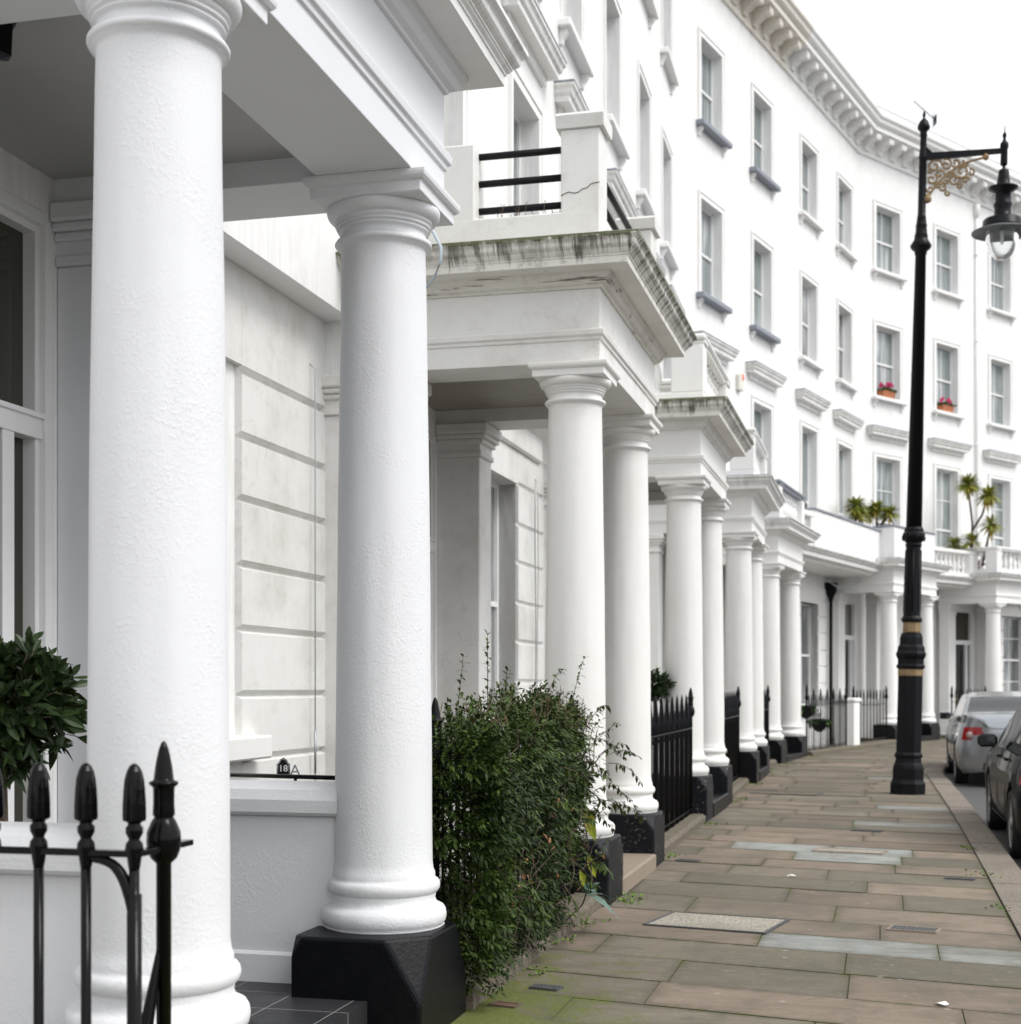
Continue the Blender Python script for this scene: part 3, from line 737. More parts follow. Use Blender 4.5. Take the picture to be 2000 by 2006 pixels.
def door(house, F, ya, yb, zf, zt, mid=2.67, glassy=True):
    t = .06; x0, x1 = -.1, -.03; fr = MB()
    dw = (yb - ya) - 2 * t; side = .26
    # moulded outer frame in two steps
    fr.box(x0, x1 + .03, ya, ya + t, zf, zt); fr.box(x0, x1 + .03, yb - t, yb, zf, zt); fr.box(x0, x1 + .03, ya + t, yb - t, zt - t, zt)
    fr.box(x0 - .02, x1, ya + t, ya + t + .035, zf, zt - t); fr.box(x0 - .02, x1, yb - t - .035, yb - t, zf, zt - t); fr.box(x0 - .02, x1, ya + t + .035, yb - t - .035, zt - t - .035, zt - t)
    fr.box(x0 - .01, x1 + .015, ya + t, yb - t, mid - .06, mid + .06); fr.box(x0 - .01, x1 + .03, ya + t, yb - t, mid + .03, mid + .055)
    m1, m2 = ya + t + side, yb - t - side
    for m_ in (m1, m2): fr.box(x0, x1 + .01, m_ - .045, m_ + .045, zf, mid - .06)
    fr.box(x0 - .04, x1 - .01, ya + t + .035, m1 - .045, zf, zf + .5); fr.box(x0 - .04, x1 - .01, m2 + .045, yb - t - .035, zf, zf + .5)
    w = obj('door_frame', fr, M['joinery'], house, F, .004)
    p = MB(); p.box(x0 + .0, x0 + .006, ya + t, yb - t, mid + .06, zt - t); obj('fanlight', p, M['pane_dark'], w, F)
    for (a, b_) in ((ya + t, m1 - .045), (m2 + .045, yb - t)):
        p = MB(); p.box(x0 + .0, x0 + .006, a, b_, zf + .5, mid - .06); obj('sidelight', p, M['pane_dark'], w, F)
    dl = MB(); a, b_ = m1 + .045, m2 - .045; dl.box(x0 - .05, x0 - .01, a, b_, zf, mid - .06)
    for (za, zb) in ((zf + .15, zf + .95), (zf + 1.1, mid - .2)):
        for (ua, ub) in ((a + .1, (a + b_) / 2 - .04), ((a + b_) / 2 + .04, b_ - .1)):
            dl.box(x0 - .01, x0 + .004, ua, ub, za, za + .025); dl.box(x0 - .01, x0 + .004, ua, ub, zb - .025, zb)
            dl.box(x0 - .01, x0 + .004, ua, ua + .025, za + .025, zb - .025); dl.box(x0 - .01, x0 + .004, ub - .025, ub, za + .025, zb - .025)
    dd = obj('door', dl, M['wood_black'], house, F)
    h = MB(); yk = (a + b_) / 2
    h.tube([(x0 - .01, yk, zf + 1.0), (x0 + .05, yk, zf + 1.0)], .015); h.lathe([(.008, zf + .97), (.03, zf + .985), (.034, zf + 1.0), (.03, zf + 1.015), (.008, zf + 1.03)], x0 + .06, yk, 12)
    h.box(x0 - .01, x0 + .012, yk - .12, yk + .12, zf + 1.08, zf + 1.14); h.lathe([(.005, zf + 1.45), (.03, zf + 1.47), (.03, zf + 1.52), (.005, zf + 1.55)], x0 + .01, yk, 10)
    obj('door_handle', h, M['brass'], dd, F)

def rusticated(house, F, y0, y1, zs, x=0.0, mat=None, ztop=3.9, zbot=-2):
    """blocks with V channels at the heights zs, standing proud of the wall face"""
    pts = [(x - .25, zbot), (x + .03, zbot)]
    for z in sorted(zs):
        pts += [(x + .03, z - .028), (x - .012, z - .006), (x - .012, z + .006), (x + .03, z + .028)]
    pts += [(x + .03, ztop), (x - .25, ztop)]
    mb = MB(); mb.prism(pts, y0, y1); return obj('rusticated_wall', mb, mat or M['old'], house, F)

CORN = [(0, 15.55), (.05, 15.56), (.07, 15.63), (.04, 15.66), (.04, 15.98), (.1, 16.0), (.14, 16.04), (.52, 16.05), (.52, 16.17), (.55, 16.18)] + ogee(.56, 16.19, .68, 16.36, 6, -1) + [(.69, 16.42), (.3, 16.5), (0, 16.52)]
first_br = [None]
def bracket_mb():
    mb = MB(); prof = [(0.041, 15.68), (.1, 15.68), (.12, 15.72), (.12, 15.76), (.2, 15.8), (.27, 15.87), (.36, 15.9), (.44, 15.88), (.46, 15.93), (.46, 16.045), (.041, 16.045)]
    mb.prism(prof, -.11, .11); return mb

def house_build(idx, L0, L1, label, wins, porchL=None, bay=None, z_dz=0, doorL=None, doff=0, leadsill=(), pane_rows=(), upper_skip=False, wallmat='wall', cond=0):
    F = wframe(L0); n = L1 - L0
    h = thing('terraced_house', label, 'house', F, 'white stucco houses of the crescent')
    ops = []
    FF = [(7.65, 5.0), (11.17, 9.26), (14.37, 12.65)]
    hw = .575
    for wL in wins:
        for (zt, zb) in FF: ops.append((wL - L0 - hw, wL - L0 + hw, zb, zt))
    zd = z_dz
    if doorL: ops.append((doorL - L0, doorL - L0 + 1.7, .1, 3.63 + zd))
    if bay: ops.append((bay[0] - L0, bay[1] - L0, bay[2], bay[3]))
    obj('wall', wall_mb(0, n, -2.2, 16.9, ops), M[wallmat], h, F)
    for wL in wins:
        y = wL - L0; ls = M['lead'] if wL in leadsill else None
        sash(h, F, y, hw, 5.0, 7.65, None, 8.4, french=True, sill=False, rows=2 if cond else 1, pane=M['pane'])
        sash(h, F, y, hw, 9.26, 11.17, ls, pane=M['pane_mid'] if wL > 31 and wL < 36 else M['pane'])
        sash(h, F, y, hw, 12.65, 14.37, ls, pane=M['pane'])
    if doorL: door(h, F, doorL - L0, doorL - L0 + 1.7, .13, 3.63 + zd, 2.67 + zd)
    # crowning cornice
    mb = MB(); mb.prism(CORN, 0, n); c = obj('cornice', mb, M['cornice'] if idx in (3, 4) else M['trim'], h, F)
    mb = MB(); mb.box(-.25, .12, 0.0, n, 16.5, 16.95); mb.cbox(-.27, .16, 0.0, n, 16.951, 17.05, .02); obj('parapet', mb, M['trim'], h, F)
    if L0 > 16:
        k = int(n / .6); 
        for i in range(k):
            mw = F @ Matrix.Translation((0, (i + .5) * n / k, 0))
            if first_br[0] is None: first_br[0] = obj('bracket', bracket_mb(), M['cornice'] if idx in (3, 4) else M['trim'], c, mw)
            elif idx in (3, 4): dup(first_br[0], c, mw)
            else:
                if not hasattr(house_build, 'b2'): house_build.b2 = obj('bracket', bracket_mb(), M['trim'], c, mw)
                else: dup(house_build.b2, c, mw)
    return h, F

# material sets for the porches
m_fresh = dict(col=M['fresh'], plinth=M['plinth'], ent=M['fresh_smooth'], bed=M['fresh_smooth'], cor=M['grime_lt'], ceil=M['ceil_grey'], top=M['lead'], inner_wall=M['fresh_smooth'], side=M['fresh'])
m_old = dict(col=M['old_col'], plinth=M['plinth_worn'], ent=M['old'], bed=M['peel'], cor=M['grime'], ceil=M['ceil_dark'], top=M['mossy'], inner_wall=M['old'], side=M['old'])
m_mid = dict(col=M['old_col'], plinth=M['plinth_worn'], ent=M['old_col'], bed=M['old'], cor=M['grime'], ceil=M['ceil_dark'], top=M['mossy'], inner_wall=M['old'], side=M['old'])
m_far = dict(col=M['old_col'], plinth=M['plinth'], ent=M['old_col'], bed=M['old_col'], cor=M['grime_lt'], ceil=M['old'], top=M['lead'], inner_wall=M['old_col'], side=M['trim'])
m_white = dict(col=M['trim'], plinth=M['plinth'], ent=M['trim'], bed=M['trim'], cor=M['grime_lt'], ceil=M['trim'], top=M['lead'], inner_wall=M['trim'], side=M['trim'])

GRV = [1.05, 1.45, 1.86, 2.26, 2.67, 3.06, 3.47]
# house 0: nearest, freshly painted
h0, F0 = house_build(0, -6.0, 5.8, 'nearest freshly painted white house with a black tiled porch floor and thick bright columns',
    [1.9, 4.9], doorL=.18, bay=(2.29, 5.7999, -2.2, 4.1))
porch(h0, frame(VA[0], VA[1], a1), 0, 2.1, m_fresh, 0, 1.505, 'tiles', .29, -.04)
# house 0 bay wall is set back behind the main face: a recessed panel with its own window
def bay_wall(h, F, L0, ya, yb, w0, w1, x, zs, mat, zwb, zwt, sillz):
    # closed wall in front of the opening in the main wall: piers left and right of a window
    y = lambda l: l - L0
    rusticated(h, F, y(w1), y(yb), zs, x, mat)
    rusticated(h, F, y(ya), y(w0), zs, x, mat)
    mb = MB(); mb.box(x - .25, x + .03, y(w0), y(w1), -2, sillz - .1); mb.box(x - .25, x + .03, y(w0), y(w1), zwt, 3.9); obj('bay_panel', mb, mat, h, F)
    fx = F @ Matrix.Translation((x + .03, 0, 0))
    return fx
# (the recess is cut by pulling the whole ground floor bay back)
h1, F1 = house_build(1, 5.8, LV1, 'weathered white house with moss streaked porch cornice and black tube rails on its balcony',
    [7.95, 10.95], doorL=6.16, bay=(9.3, 10.58, 1.0, 3.6), z_dz=.02)
porch(h1, frame(*wallp(5.98)[0], a1), 1, 2.05, m_old, .02, 1.57, 'stone', .29)
h2, F2 = house_build(2, LV1, 17.6, 'white house with moss edged porch cornice below a stone balustrade, third along from the camera',
    [13.42, 16.4], doorL=12.3, bay=(15.3, 16.7, 1.0, 3.6), z_dz=.09)
porch(h2, frame(1.907 - 1.54 * math.cos(a2), 16.26 + 1.54 * math.sin(a2), R(14.5)), 2, 2.05, m_mid, .09, 1.54, 'black')
h3, F3 = house_build(3, 17.6, LK1, 'white house with a clean lead edged porch, fourth along, just before the terrace bends',
    [19.5, 22.3], doorL=18.3, z_dz=.1)
porch(h3, frame(3.404 - 1.54 * math.cos(a2), 22.08 + 1.54 * math.sin(a2), R(14)), 3, 2.08, m_far, .1, 1.54, 'black')
h4, F4 = house_build(4, LK1, 30.4, 'white house just past the first bend with brown stained roof cornice and lead sills',
    [25.8, 28.84], doorL=24.3, leadsill=(25.8, 28.84), z_dz=.08)
p4a = R(21)
porch(h4, frame(4.774 - 1.54 * math.cos(p4a), 27.36 + 1.54 * math.sin(p4a), p4a), 4, 2.15, m_far, .08, 1.54, 'black')
h5, F5 = house_build(5, 30.4, LK2, 'white house at the second bend with a solid panelled balcony and black drainpipe',
    [32.16, 35.1], doorL=34.45, bay=(31.5, 32.85, 1.0, 3.5), z_dz=.1)
p5a = R(38)
FP5 = frame(9.25 - 1.54 * math.cos(p5a), 36.2 + 1.54 * math.sin(p5a), p5a)
porch(h5, FP5, 5, 2.25, m_white, .13, 1.54, 'black')
h6, F6 = house_build(6, LK2, 42.4, 'white house behind the lamp post with flower boxes on its sills and black front door',
    [37.75, 40.75], doorL=40.5, z_dz=.1, cond=1)
FP6 = frame(13.2 - 1.54 * math.cos(a4), 40.5 + 1.54 * math.sin(a4), a4)
porch(h6, FP6, 6, 2.1, m_white, .1, 1.54, 'black')
h7, F7 = house_build(7, 42.4, 50, 'last white house at the right edge of the crescent, behind the hanging lantern',
    [43.75, 46.7], bay=(43.9, 45.3, 1.0, 3.6), z_dz=.1, cond=1)

# ground floor rustication and windows
M0 = F0
def zsh(dz): return [z + dz for z in GRV]
# bay 0: stands slightly forward of its window (piers)
def bay_full(h, F, L0, La, Lb, w0, w1, dz, mat, sill=1.0, head=3.5, off=0.0, rows=2, zt=3.9):
    rusticated(h, F, w1 - L0, Lb - L0, zsh(dz), off, mat, zt); rusticated(h, F, La - L0, w0 - L0, zsh(dz), off, mat, zt)
    mb = MB(); mb.box(off - .2, off + .028, w0 - L0, w1 - L0, -2, sill - .1); obj('spandrel', mb, mat, h, F)
    mb = MB(); mb.box(off - .2, off + .028, w0 - L0, w1 - L0, head, zt); obj('lintel', mb, mat, h, F)
    sash(h, F @ Matrix.Translation((off, 0, 0)), (w0 + w1) / 2 - L0, (w1 - w0) / 2, sill, head, arch=False, rows=rows, pane=M['pane_mid'], deep=.2)
bay_full(h0, F0, -6, 2.31, 5.8, 3.3, 4.38, 0, M['old'], 1.2, 3.5, -.24, 1, 4.098)
bay_full(h1, F1, 5.8, 8.22, 11.75, 9.3, 10.58, .1, M['old'], 1.1, 3.57, 0, 1)
bay_full(h2, F2, LV1, 14.4, 17.55, 15.3, 16.6, .12, M['old_col'])
bay_full(h3, F3, 17.6, 20.5, 23.3, 21.2, 22.4, .12, M['trim'])
bay_full(h5, F5, 30.4, 30.5, 34.3, 31.5, 32.85, .12, M['trim'], 1.0, 3.5, 0, 1)
bay_full(h7, F7, 42.4, 43.2, 46, 43.9, 45.3, .1, M['trim'], 1.0, 3.6, 0, 2)
# cornice band between porches at porch entablature level on near houses
for (h, F, L0, a, b_, dz, mt) in ((h1, F1, 5.8, 8.5, 11.5, .05, 'old'),):
    mb = MB(); mb.prism([(.0, 3.905), (.05, 3.905), (.07, 3.93), (.07, 4.16), (.12, 4.2), (.2, 4.26), (.2, 4.34), (0, 4.4)], a - L0, b_ - L0)
    obj('string_course', mb, M[mt], h, F)

# ------------------------------------------------------------------ balconies
# house 1: pedestals with black tube rails
Fz = frame(*wallp(5.98)[0], a1) @ Matrix.Translation((0, 0, .02 + 4.485)); D = 1.57 + .09
mb = MB(); s0, s1 = -.13, 2.18
mb.cbox(.1, D + .135, s0 - .135, s0 + .135, 0, .22, .01); mb.cbox(.1, D + .135, s1 - .135, s1 + .135, 0, .22, .01); mb.cbox(D - .13, D + .13, s0 + .136, s1 - .136, 0, .1, .01)
par = obj('balcony_parapet', mb, M['old'], h1, Fz, .01)
for (x, y) in ((D, s0), (D, s1), (.78, s0)):
    mb = MB(); mb.cbox(x - .135, x + .135, y - .134, y + .134, .2, .78 if x > 1 else .74, .01)
    if x > 1: mb.prism([(y - .155, .78), (y + .155, .78), (y + .175, .86), (y + .16, .88), (y - .16, .88), (y - .175, .86)], x - .165, x + .165, 'x')
    obj('pedestal', mb, M['old'], par, Fz, .01)
cr = MB(); rc = random.Random(12)
def crack(p0, p1, n, amp, w=.0022):
    pts = [Vector(p0).lerp(Vector(p1), i / n) + Vector((0, 0, rc.uniform(-amp, amp))) for i in range(n + 1)]; cr.tube(pts, w, 4)
crack((D - .135, s0 - .1352, .33), (D + .134, s0 - .1352, .4), 9, .018, .003)
obj('crack', cr, M['bark'], par, Fz)
for z in (.34, .53, .72):
    mb = MB(); mb.tube([(.9, s0, z - .03), (D - .12, s0, z - .03)], .024, 14); obj('tube_rail', mb, M['black_plastic'], par, Fz)
    mb = MB(); mb.tube([(D, s0 + .12, z - .03), (D, s1 - .12, z - .03)], .024, 14); obj('tube_rail', mb, M['black_plastic'], par, Fz)
fr2 = frame(1.907 - 1.54 * math.cos(a2), 16.26 + 1.54 * math.sin(a2), R(14.5))
balcony_balustrade(h2, fr2, 1.54, 2.05, .09, M['trim'], M['grime_lt'])
balcony_balustrade(h3, frame(3.404 - 1.54 * math.cos(a2), 22.08 + 1.54 * math.sin(a2), R(14)), 1.54, 2.08, .1, M['trim'], M['trim'])
balcony_balustrade(h4, frame(4.774 - 1.54 * math.cos(p4a), 27.36 + 1.54 * math.sin(p4a), p4a), 1.54, 2.15, .08, M['trim'], M['lead'])
# continuous balcony slabs
SL = [(0, 4.2), (1.12, 4.2), (1.12, 4.26), (1.28, 4.28), (1.28, 4.36)] + ogee(1.29, 4.37, 1.38, 4.44, 5, -1) + [(1.39, 4.48), (0, 4.48)]
def slab(h, F, L0, a, b_, mat='grime_lt'):
    mb = MB(); mb.prism(SL, a - L0, b_ - L0); return obj('balcony_slab', mb, M[mat], h, F)
s4 = slab(h4, F4, LK1, 26.3, 30.4)
mb = MB(); mb.cbox(1.05, 1.25, 26.4 - LK1, 28.55 - LK1, 4.48, 4.58, .01); mb.cbox(1.03, 1.27, 26.3 - LK1, 28.6 - LK1, 5.1, 5.22, .02)
for y in (26.5, 28.5): mb.cbox(1.04, 1.26, y - LK1 - .1, y - LK1 + .1, 4.58, 5.1, .01)
obj('balustrade_rail', mb, M['trim'], s4, F4)
balusters(s4, F4, (1.15, 26.6 - LK1), (1.15, 28.4 - LK1), 4.59, 9)
def solid(h, F, s, a, b_, L0, x=1.2):
    mb = MB(); mb.cbox(x - .06, x + .06, a - L0, b_ - L0, 4.48, 5.28, .006); p = obj('balcony_panel', mb, M['wall'], s, F)
    n = max(1, int((b_ - a) / 1.1)); mb = MB()
    mb.cbox(x - .1, x + .09, a - L0, b_ - L0, 5.281, 5.33, .01); obj('lead_capping', mb, M['lead'], s, F)
solid(h4, F4, s4, 28.62, 30.4, LK1)
s5 = slab(h5, F5, 30.4, 30.4, 34.6); solid(h5, F5, s5, 30.4, 34.62, 30.4)
# porch 5 solid panels
Fz = FP5 @ Matrix.Translation((0, 0, .13))
mb = MB(); D = 1.64; mb.cbox(.1, D + .1, -.13, -.0, 4.485, 5.26, .006); mb.cbox(D - .03, D + .1, .001, 2.25, 4.485, 5.26, .006); mb.cbox(.1, D + .1, 2.251, 2.38, 4.485, 5.26, .006)
pp = obj('balcony_panel', mb, M['wall'], h5, Fz)
mb = MB(); mb.cbox(.1, D + .13, -.16, .03, 5.262, 5.3, .008); mb.cbox(D - .06, D + .13, .031, 2.22, 5.262, 5.3, .008); mb.cbox(.1, D + .13, 2.221, 2.4, 5.262, 5.3, .008); obj('lead_capping', mb, M['lead'], pp, Fz)
s6 = slab(h6, F6, LK2, LK2 + 1.4, LK2 + 4.0)
mb = MB(); mb.cbox(1.05, 1.25, 1.2, 4.1, 4.48, 4.58, .01); mb.cbox(1.03, 1.27, 1.2, 4.1, 5.1, 5.2, .02); mb.cbox(1.03, 1.27, 3.5, 3.9, 4.58, 5.1, .01)
obj('balustrade_rail', mb, M['trim'], s6, F6); balusters(s6, F6, (1.15, 1.4), (1.15, 3.4), 4.59, 9)
balcony_balustrade(h6, FP6, 1.54, 2.1, .1, M['trim'], M['trim'])
s7 = slab(h7, F7, 42.4, 42.6, 50)
mb = MB(); mb.cbox(1.05, 1.25, .2, 7.6, 4.48, 4.58, .01); mb.cbox(1.03, 1.27, .2, 7.6, 5.1, 5.2, .02)
obj('balustrade_rail', mb, M['trim'], s7, F7); balusters(s7, F7, (1.15, .4), (1.15, 5.0), 4.59, 20)

# ------------------------------------------------------------------ railings
def spear_bar(h, r=.0125, big=False, seg=10, z0=0):
    """round bar with a bellied collar and fluted spear head; h = tip height"""
    mb = MB()
    zr = h - .30
    mb.lathe([(r, z0), (r, zr)], 0, 0, seg)
    k = r / .0125
    mb.lathe([(r, zr), (r * 1.15, zr + .01), (.017 * k, zr + .03), (.022 * k, zr + .05), (.02 * k, zr + .065), (.013 * k, zr + .075), (.0145 * k, zr + .08), (.0205 * k, zr + .092), (.0205 * k, zr + .105), (.015 * k, zr + .112), (.016 * k, zr + .12)], 0, 0, 20)
    # fluted head
    prof = [(.016, .118), (.0265, .123), (.0275, .13), (.0268, .165), (.025, .2), (.0225, .225), (.018, .245), (.012, .257), (.005, .2635), (.001, .2645)]
    vs = []; n = 24
    for (rr, z) in prof:
        for q in range(n):
            f = 1 - (.17 if q % 3 == 0 else 0) * min(1, max(0, (.262 - z) * 12))
            a = 2 * math.pi * q / n; vs.append((rr * k * f * math.cos(a), rr * k * f * math.sin(a), zr + z))
    fs = []
    for i in range(len(prof) - 1):
        for q in range(n): fs.append((i * n + q, i * n + (q + 1) % n, (i + 1) * n + (q + 1) % n, (i + 1) * n + q))
    mb.add(vs, fs, False); return mb
def finial_post(h, r=.018, z0=0):
    mb = MB()
    T = [(.001, 0), (.007, .006), (.013, .022), (.018, .045), (.0225, .07), (.0255, .097), (.027, .102), (.036, .105), (.038, .109), (.036, .114), (.029, .118), (.0275, .125), (.027, .16), (.0285, .185), (.028, .192), (.024, .197), (.029, .203), (.034, .212), (.036, .218), (.043, .235), (.0445, .26), (.042, .282), (.034, .302), (.024, .312), (r, .316), (r, h - z0)]
    p = [(rr, h - t) for rr, t in reversed(T)]
    mb.lathe(p, 0, 0, 24); return mb
def blend_spear(h, r=.0125, k=1.0):  # light version for distant rails
    mb = MB(); mb.lathe([(r, 0), (r, h - .34), (.02 * k, h - .32), (.012 * k, h - .29), (.019 * k, h - .275), (.012 * k, h - .26), (.021 * k, h - .235), (.02 * k, h - .13), (.011 * k, h - .04), (.001, h)], 0, 0, 8); return mb
far_bar = [None]; thk = {}
def railing(label, L0, L1, d=1.62, tip=1.36, n=None, thick=False, post_ends=True, pts=None):
    p0, p1 = smooth(L0, d), smooth(L1, d)
    if pts: p0, p1 = pts
    gzb = gz(p0[1]); ang = math.atan2(p1[0] - p0[0], p1[1] - p0[1]); ln = math.dist(p0, p1)
    F = frame(p0[0], p0[1], ang, gzb + .06)
    t = thing('railing', label, 'railing', F, 'black railings along the lightwells')
    h = tip - gzb - .06
    mb = MB(); mb.box(-.02, .02, 0, ln, h - .37, h - .357); mb.box(-.02, .02, 0, ln, .09, .103); obj('rail', mb, M['iron_far'], t)
    n = n or int(ln / {True: .15, False: .12, 'thin': .27}[thick])
    for i in range(n + 1):
        low = thick != 'thin' and i % 3 and i != n
        mw = F @ Matrix.Translation((0, ln * i / n, 0)) @ Matrix.Scale((h - (.13 if low else 0)) / 1.3, 4, (0, 0, 1))
        if low: mw = mw @ Matrix.Scale(.6, 4, (1, 0, 0)) @ Matrix.Scale(.6, 4, (0, 1, 0))
        if thick is True:
            if 'tb' not in thk: thk['tb'] = obj('bar', blend_spear(1.3, .017, 1.3), M['iron_far'], t, mw)
            else: dup(thk['tb'], t, mw)
            continue
        if far_bar[0] is None: far_bar[0] = obj('bar', blend_spear(1.3), M['iron_far'], t, mw)
        else: dup(far_bar[0], t, mw)
    for y in (0, ln):
        obj('post', finial_post(h + .07, .02), M['iron_far'], t, F @ Matrix.Translation((0, y, 0)))
    return t
railing('black spearhead railing wrapped in the leafy climber', 2.5, 5.62, 1.62, 1.38)
railing('black railing between the flaking black plinths and the third porch', 8.42, 11.7, 1.66, 1.42)
railing('black railing between the third and fourth porch', 14.5, 17.75, 1.66, 1.44)
railing('short black railing between the fourth and fifth porch', 20.55, 23.1, 1.66, 1.46)
railing('black spearhead railing with hanging planters beside the far black drainpipe', 26.95, 29.8, 1.6, 1.47, thick=True)
railing('thin black railing between the small white pier and the lamp post', 30.55, 33.4, 1.55, 1.45, thick='thin')
railing('black railing right of the lamp post, in front of the far black door', 38.0, 40.0, 1.62, 1.45, n=9, thick='thin')
railing('farthest black railing, glimpsed above the silver car', 42.9, 46.0, 1.62, 1.45, thick=True)

# nearest railing, bottom left: runs from the house, turns the corner by the column
FA = frame(VA[0], VA[1], a1)
near = thing('railing', 'nearest glossy black spearhead railing turning a corner in front of the thick column', 'railing', FA @ Matrix.Translation((1.85, -.79, 0)), 'black railings along the lightwells')
zr = 1.085; tipz = 1.315
hb = []
mb = MB(); mb.box(-.0, 1.868, -.79 - .014, -.79 + .014, zr - .008, zr + .008); mb.box(1.84, 1.868, -.777, -.50, zr - .0078, zr + .0078)
mb2 = MB(); mb2.box(.0, 1.85, -.80, -.78, .1, .112); obj('bottom_rail', mb2, M['iron'], near, FA)
obj('rail', mb, M['iron'], near, FA, .002)
b0 = None
for i in range(13):
    mw = FA @ Matrix.Translation((1.85 - .133 * i, -.79, 0))
    if b0 is None: b0 = obj('bar', spear_bar(1.345, .0132), M['iron'], near, mw)
    else: dup(b0, near, mw)
post = obj('post', finial_post(1.36, .0195), M['iron'], near, FA @ Matrix.Translation((1.85, -.635, 0)))
mb = MB(); 
pts = []
for i in range(13):
    t = i / 12; pts.append((1.85 - .12 * (1 - t) ** 1.0, -.79, zr - .014 - .012 * t - .12 * t ** 4))
mb.tube(pts, .010, 8, True, .017); mb.tube([(1.85, -.79, zr - .1), (1.85, -.79, .0)], .0185, 12); obj('stay', mb, M['iron'], near, FA)
mb = MB(); pts = [(1.845, -.66 - .02 * math.sin(t * .3), .1 + t * .045) for t in range(11)]
mb.tube([(1.82 + .025 * (i / 10), -.70 + .06 * (i / 10), .55 + .3 * (i / 10)) for i in range(11)], .024, 8, True, .006)
obj('back_stay', mb, M['iron'], near, FA)

# small black gate of the railing in bay 1 side (top rail seen behind low wall) with the house number
F = frame(VA[0], VA[1], a1)
t = thing('handrail', 'thin black handrail seen above the low white wall of the near porch', 'handrail', F @ Matrix.Translation((.25, 2.9, 0)))
mb = MB(); mb.tube([(-.0, 3.2, 1.03), (1.45, 2.75, 1.045)], .012, 10); obj('rail', mb, M['iron'], t, F)
mb = MB()
for q in (0.02, .5, .97): mb = MB(); mb.tube([(1.45 * q, 3.2 - .45 * q, -1.6), (1.45 * q, 3.2 - .45 * q, 1.03)], .009, 8); obj('post', mb, M['iron'], t, F)

def text_obj(txt, size, mat, parent, mw, ext=.002):
    cu = bpy.data.curves.new('number', 'FONT'); cu.body = txt; cu.size = size; cu.extrude = ext; cu.align_x = 'CENTER'; cu.align_y = 'CENTER'
    o = bpy.data.objects.new('tmp', cu); col.objects.link(o); dg = bpy.context.evaluated_depsgraph_get()
    me = bpy.data.meshes.new_from_object(o.evaluated_get(dg)); bpy.data.objects.remove(o)
    me.materials.clear(); me.materials.append(mat); q = bpy.data.objects.new('lettering', me); return link(q, parent, mw)
def unproj(px, py, Y): return ((px - 1000) / 2900 * Y, Y, CAMZ - (py - 1345) / 2900 * Y)
sx, sy, sz = unproj(555, 1521, 8.0)
Fs = Matrix.Translation((sx, sy, sz))
sg = thing('number_sign', 'small black arched house number sign reading 18 above the thin black handrail', 'sign', Fs)
pr = [(-.036, 0), (.036, 0), (.036, .065), (.025, .075), (.018, .09), (0, .102), (-.018, .09), (-.025, .075), (-.036, .065)]
mb = MB(); mb.prism(pr, 0, .008); obj('plate', mb, M['black_plastic'], sg, Fs)
mb = MB()
for i in range(len(pr)):
    a, b_ = pr[i], pr[(i + 1) % len(pr)]; mb.tube([(a[0] * .86, -.001, .008 + a[1] * .86), (b_[0] * .86, -.001, .008 + b_[1] * .86)], .0022, 6)
obj('border', mb, M['steel'], sg, Fs)
text_obj('18', .05, M['joinery'], sg, Fs @ Matrix.Translation((0, -.004, .042)) @ Matrix.Rotation(R(90), 4, 'X'))
sx, sy, sz = unproj(568, 1521, 8.05); Fs2 = Matrix.Translation((sx, sy, sz))
s2 = thing('letter_sign', 'grey letter A sign tucked behind the house number sign', 'sign', Fs2)
text_obj('A', .09, M['steel'], s2, Fs2 @ Matrix.Translation((.028, 0, .03)) @ Matrix.Rotation(R(90), 4, 'X'))

# support wire on the bay wall with turnbuckle
wx = wallp(5.55)
F = wframe(5.5, 0, -.17)
t = thing('support_wire', 'thin steel wire with turnbuckle stretched down the grooved wall between the two near columns', 'wire', F @ Matrix.Translation((0, 0, 1.1)))
mb = MB(); mb.tube([(0, 0, -.5), (0, 0, 3.7), (-.05, 0, 3.75)], .0045, 6); obj('wire', mb, M['steel'], t, F)
mb = MB(); mb.tube([(0, 0, .9), (0, 0, 1.2)], .009, 8); obj('turnbuckle', mb, M['steel'], t, F)
F = wframe(11.15, 0, .075)
t = thing('support_wire', 'pair of slack grey cables down the grooved wall behind the second porch', 'wire', F @ Matrix.Translation((0, 0, 1.0)))
mb = MB(); mb.tube([(0, .02 * math.sin(i * .9), -.5 + i * .3) for i in range(15)], .007, 6); mb.tube([(0, .1 + .03 * math.sin(i * .7), -.5 + i * .3) for i in range(15)], .005, 6); obj('wire', mb, M['steel'], t, F)

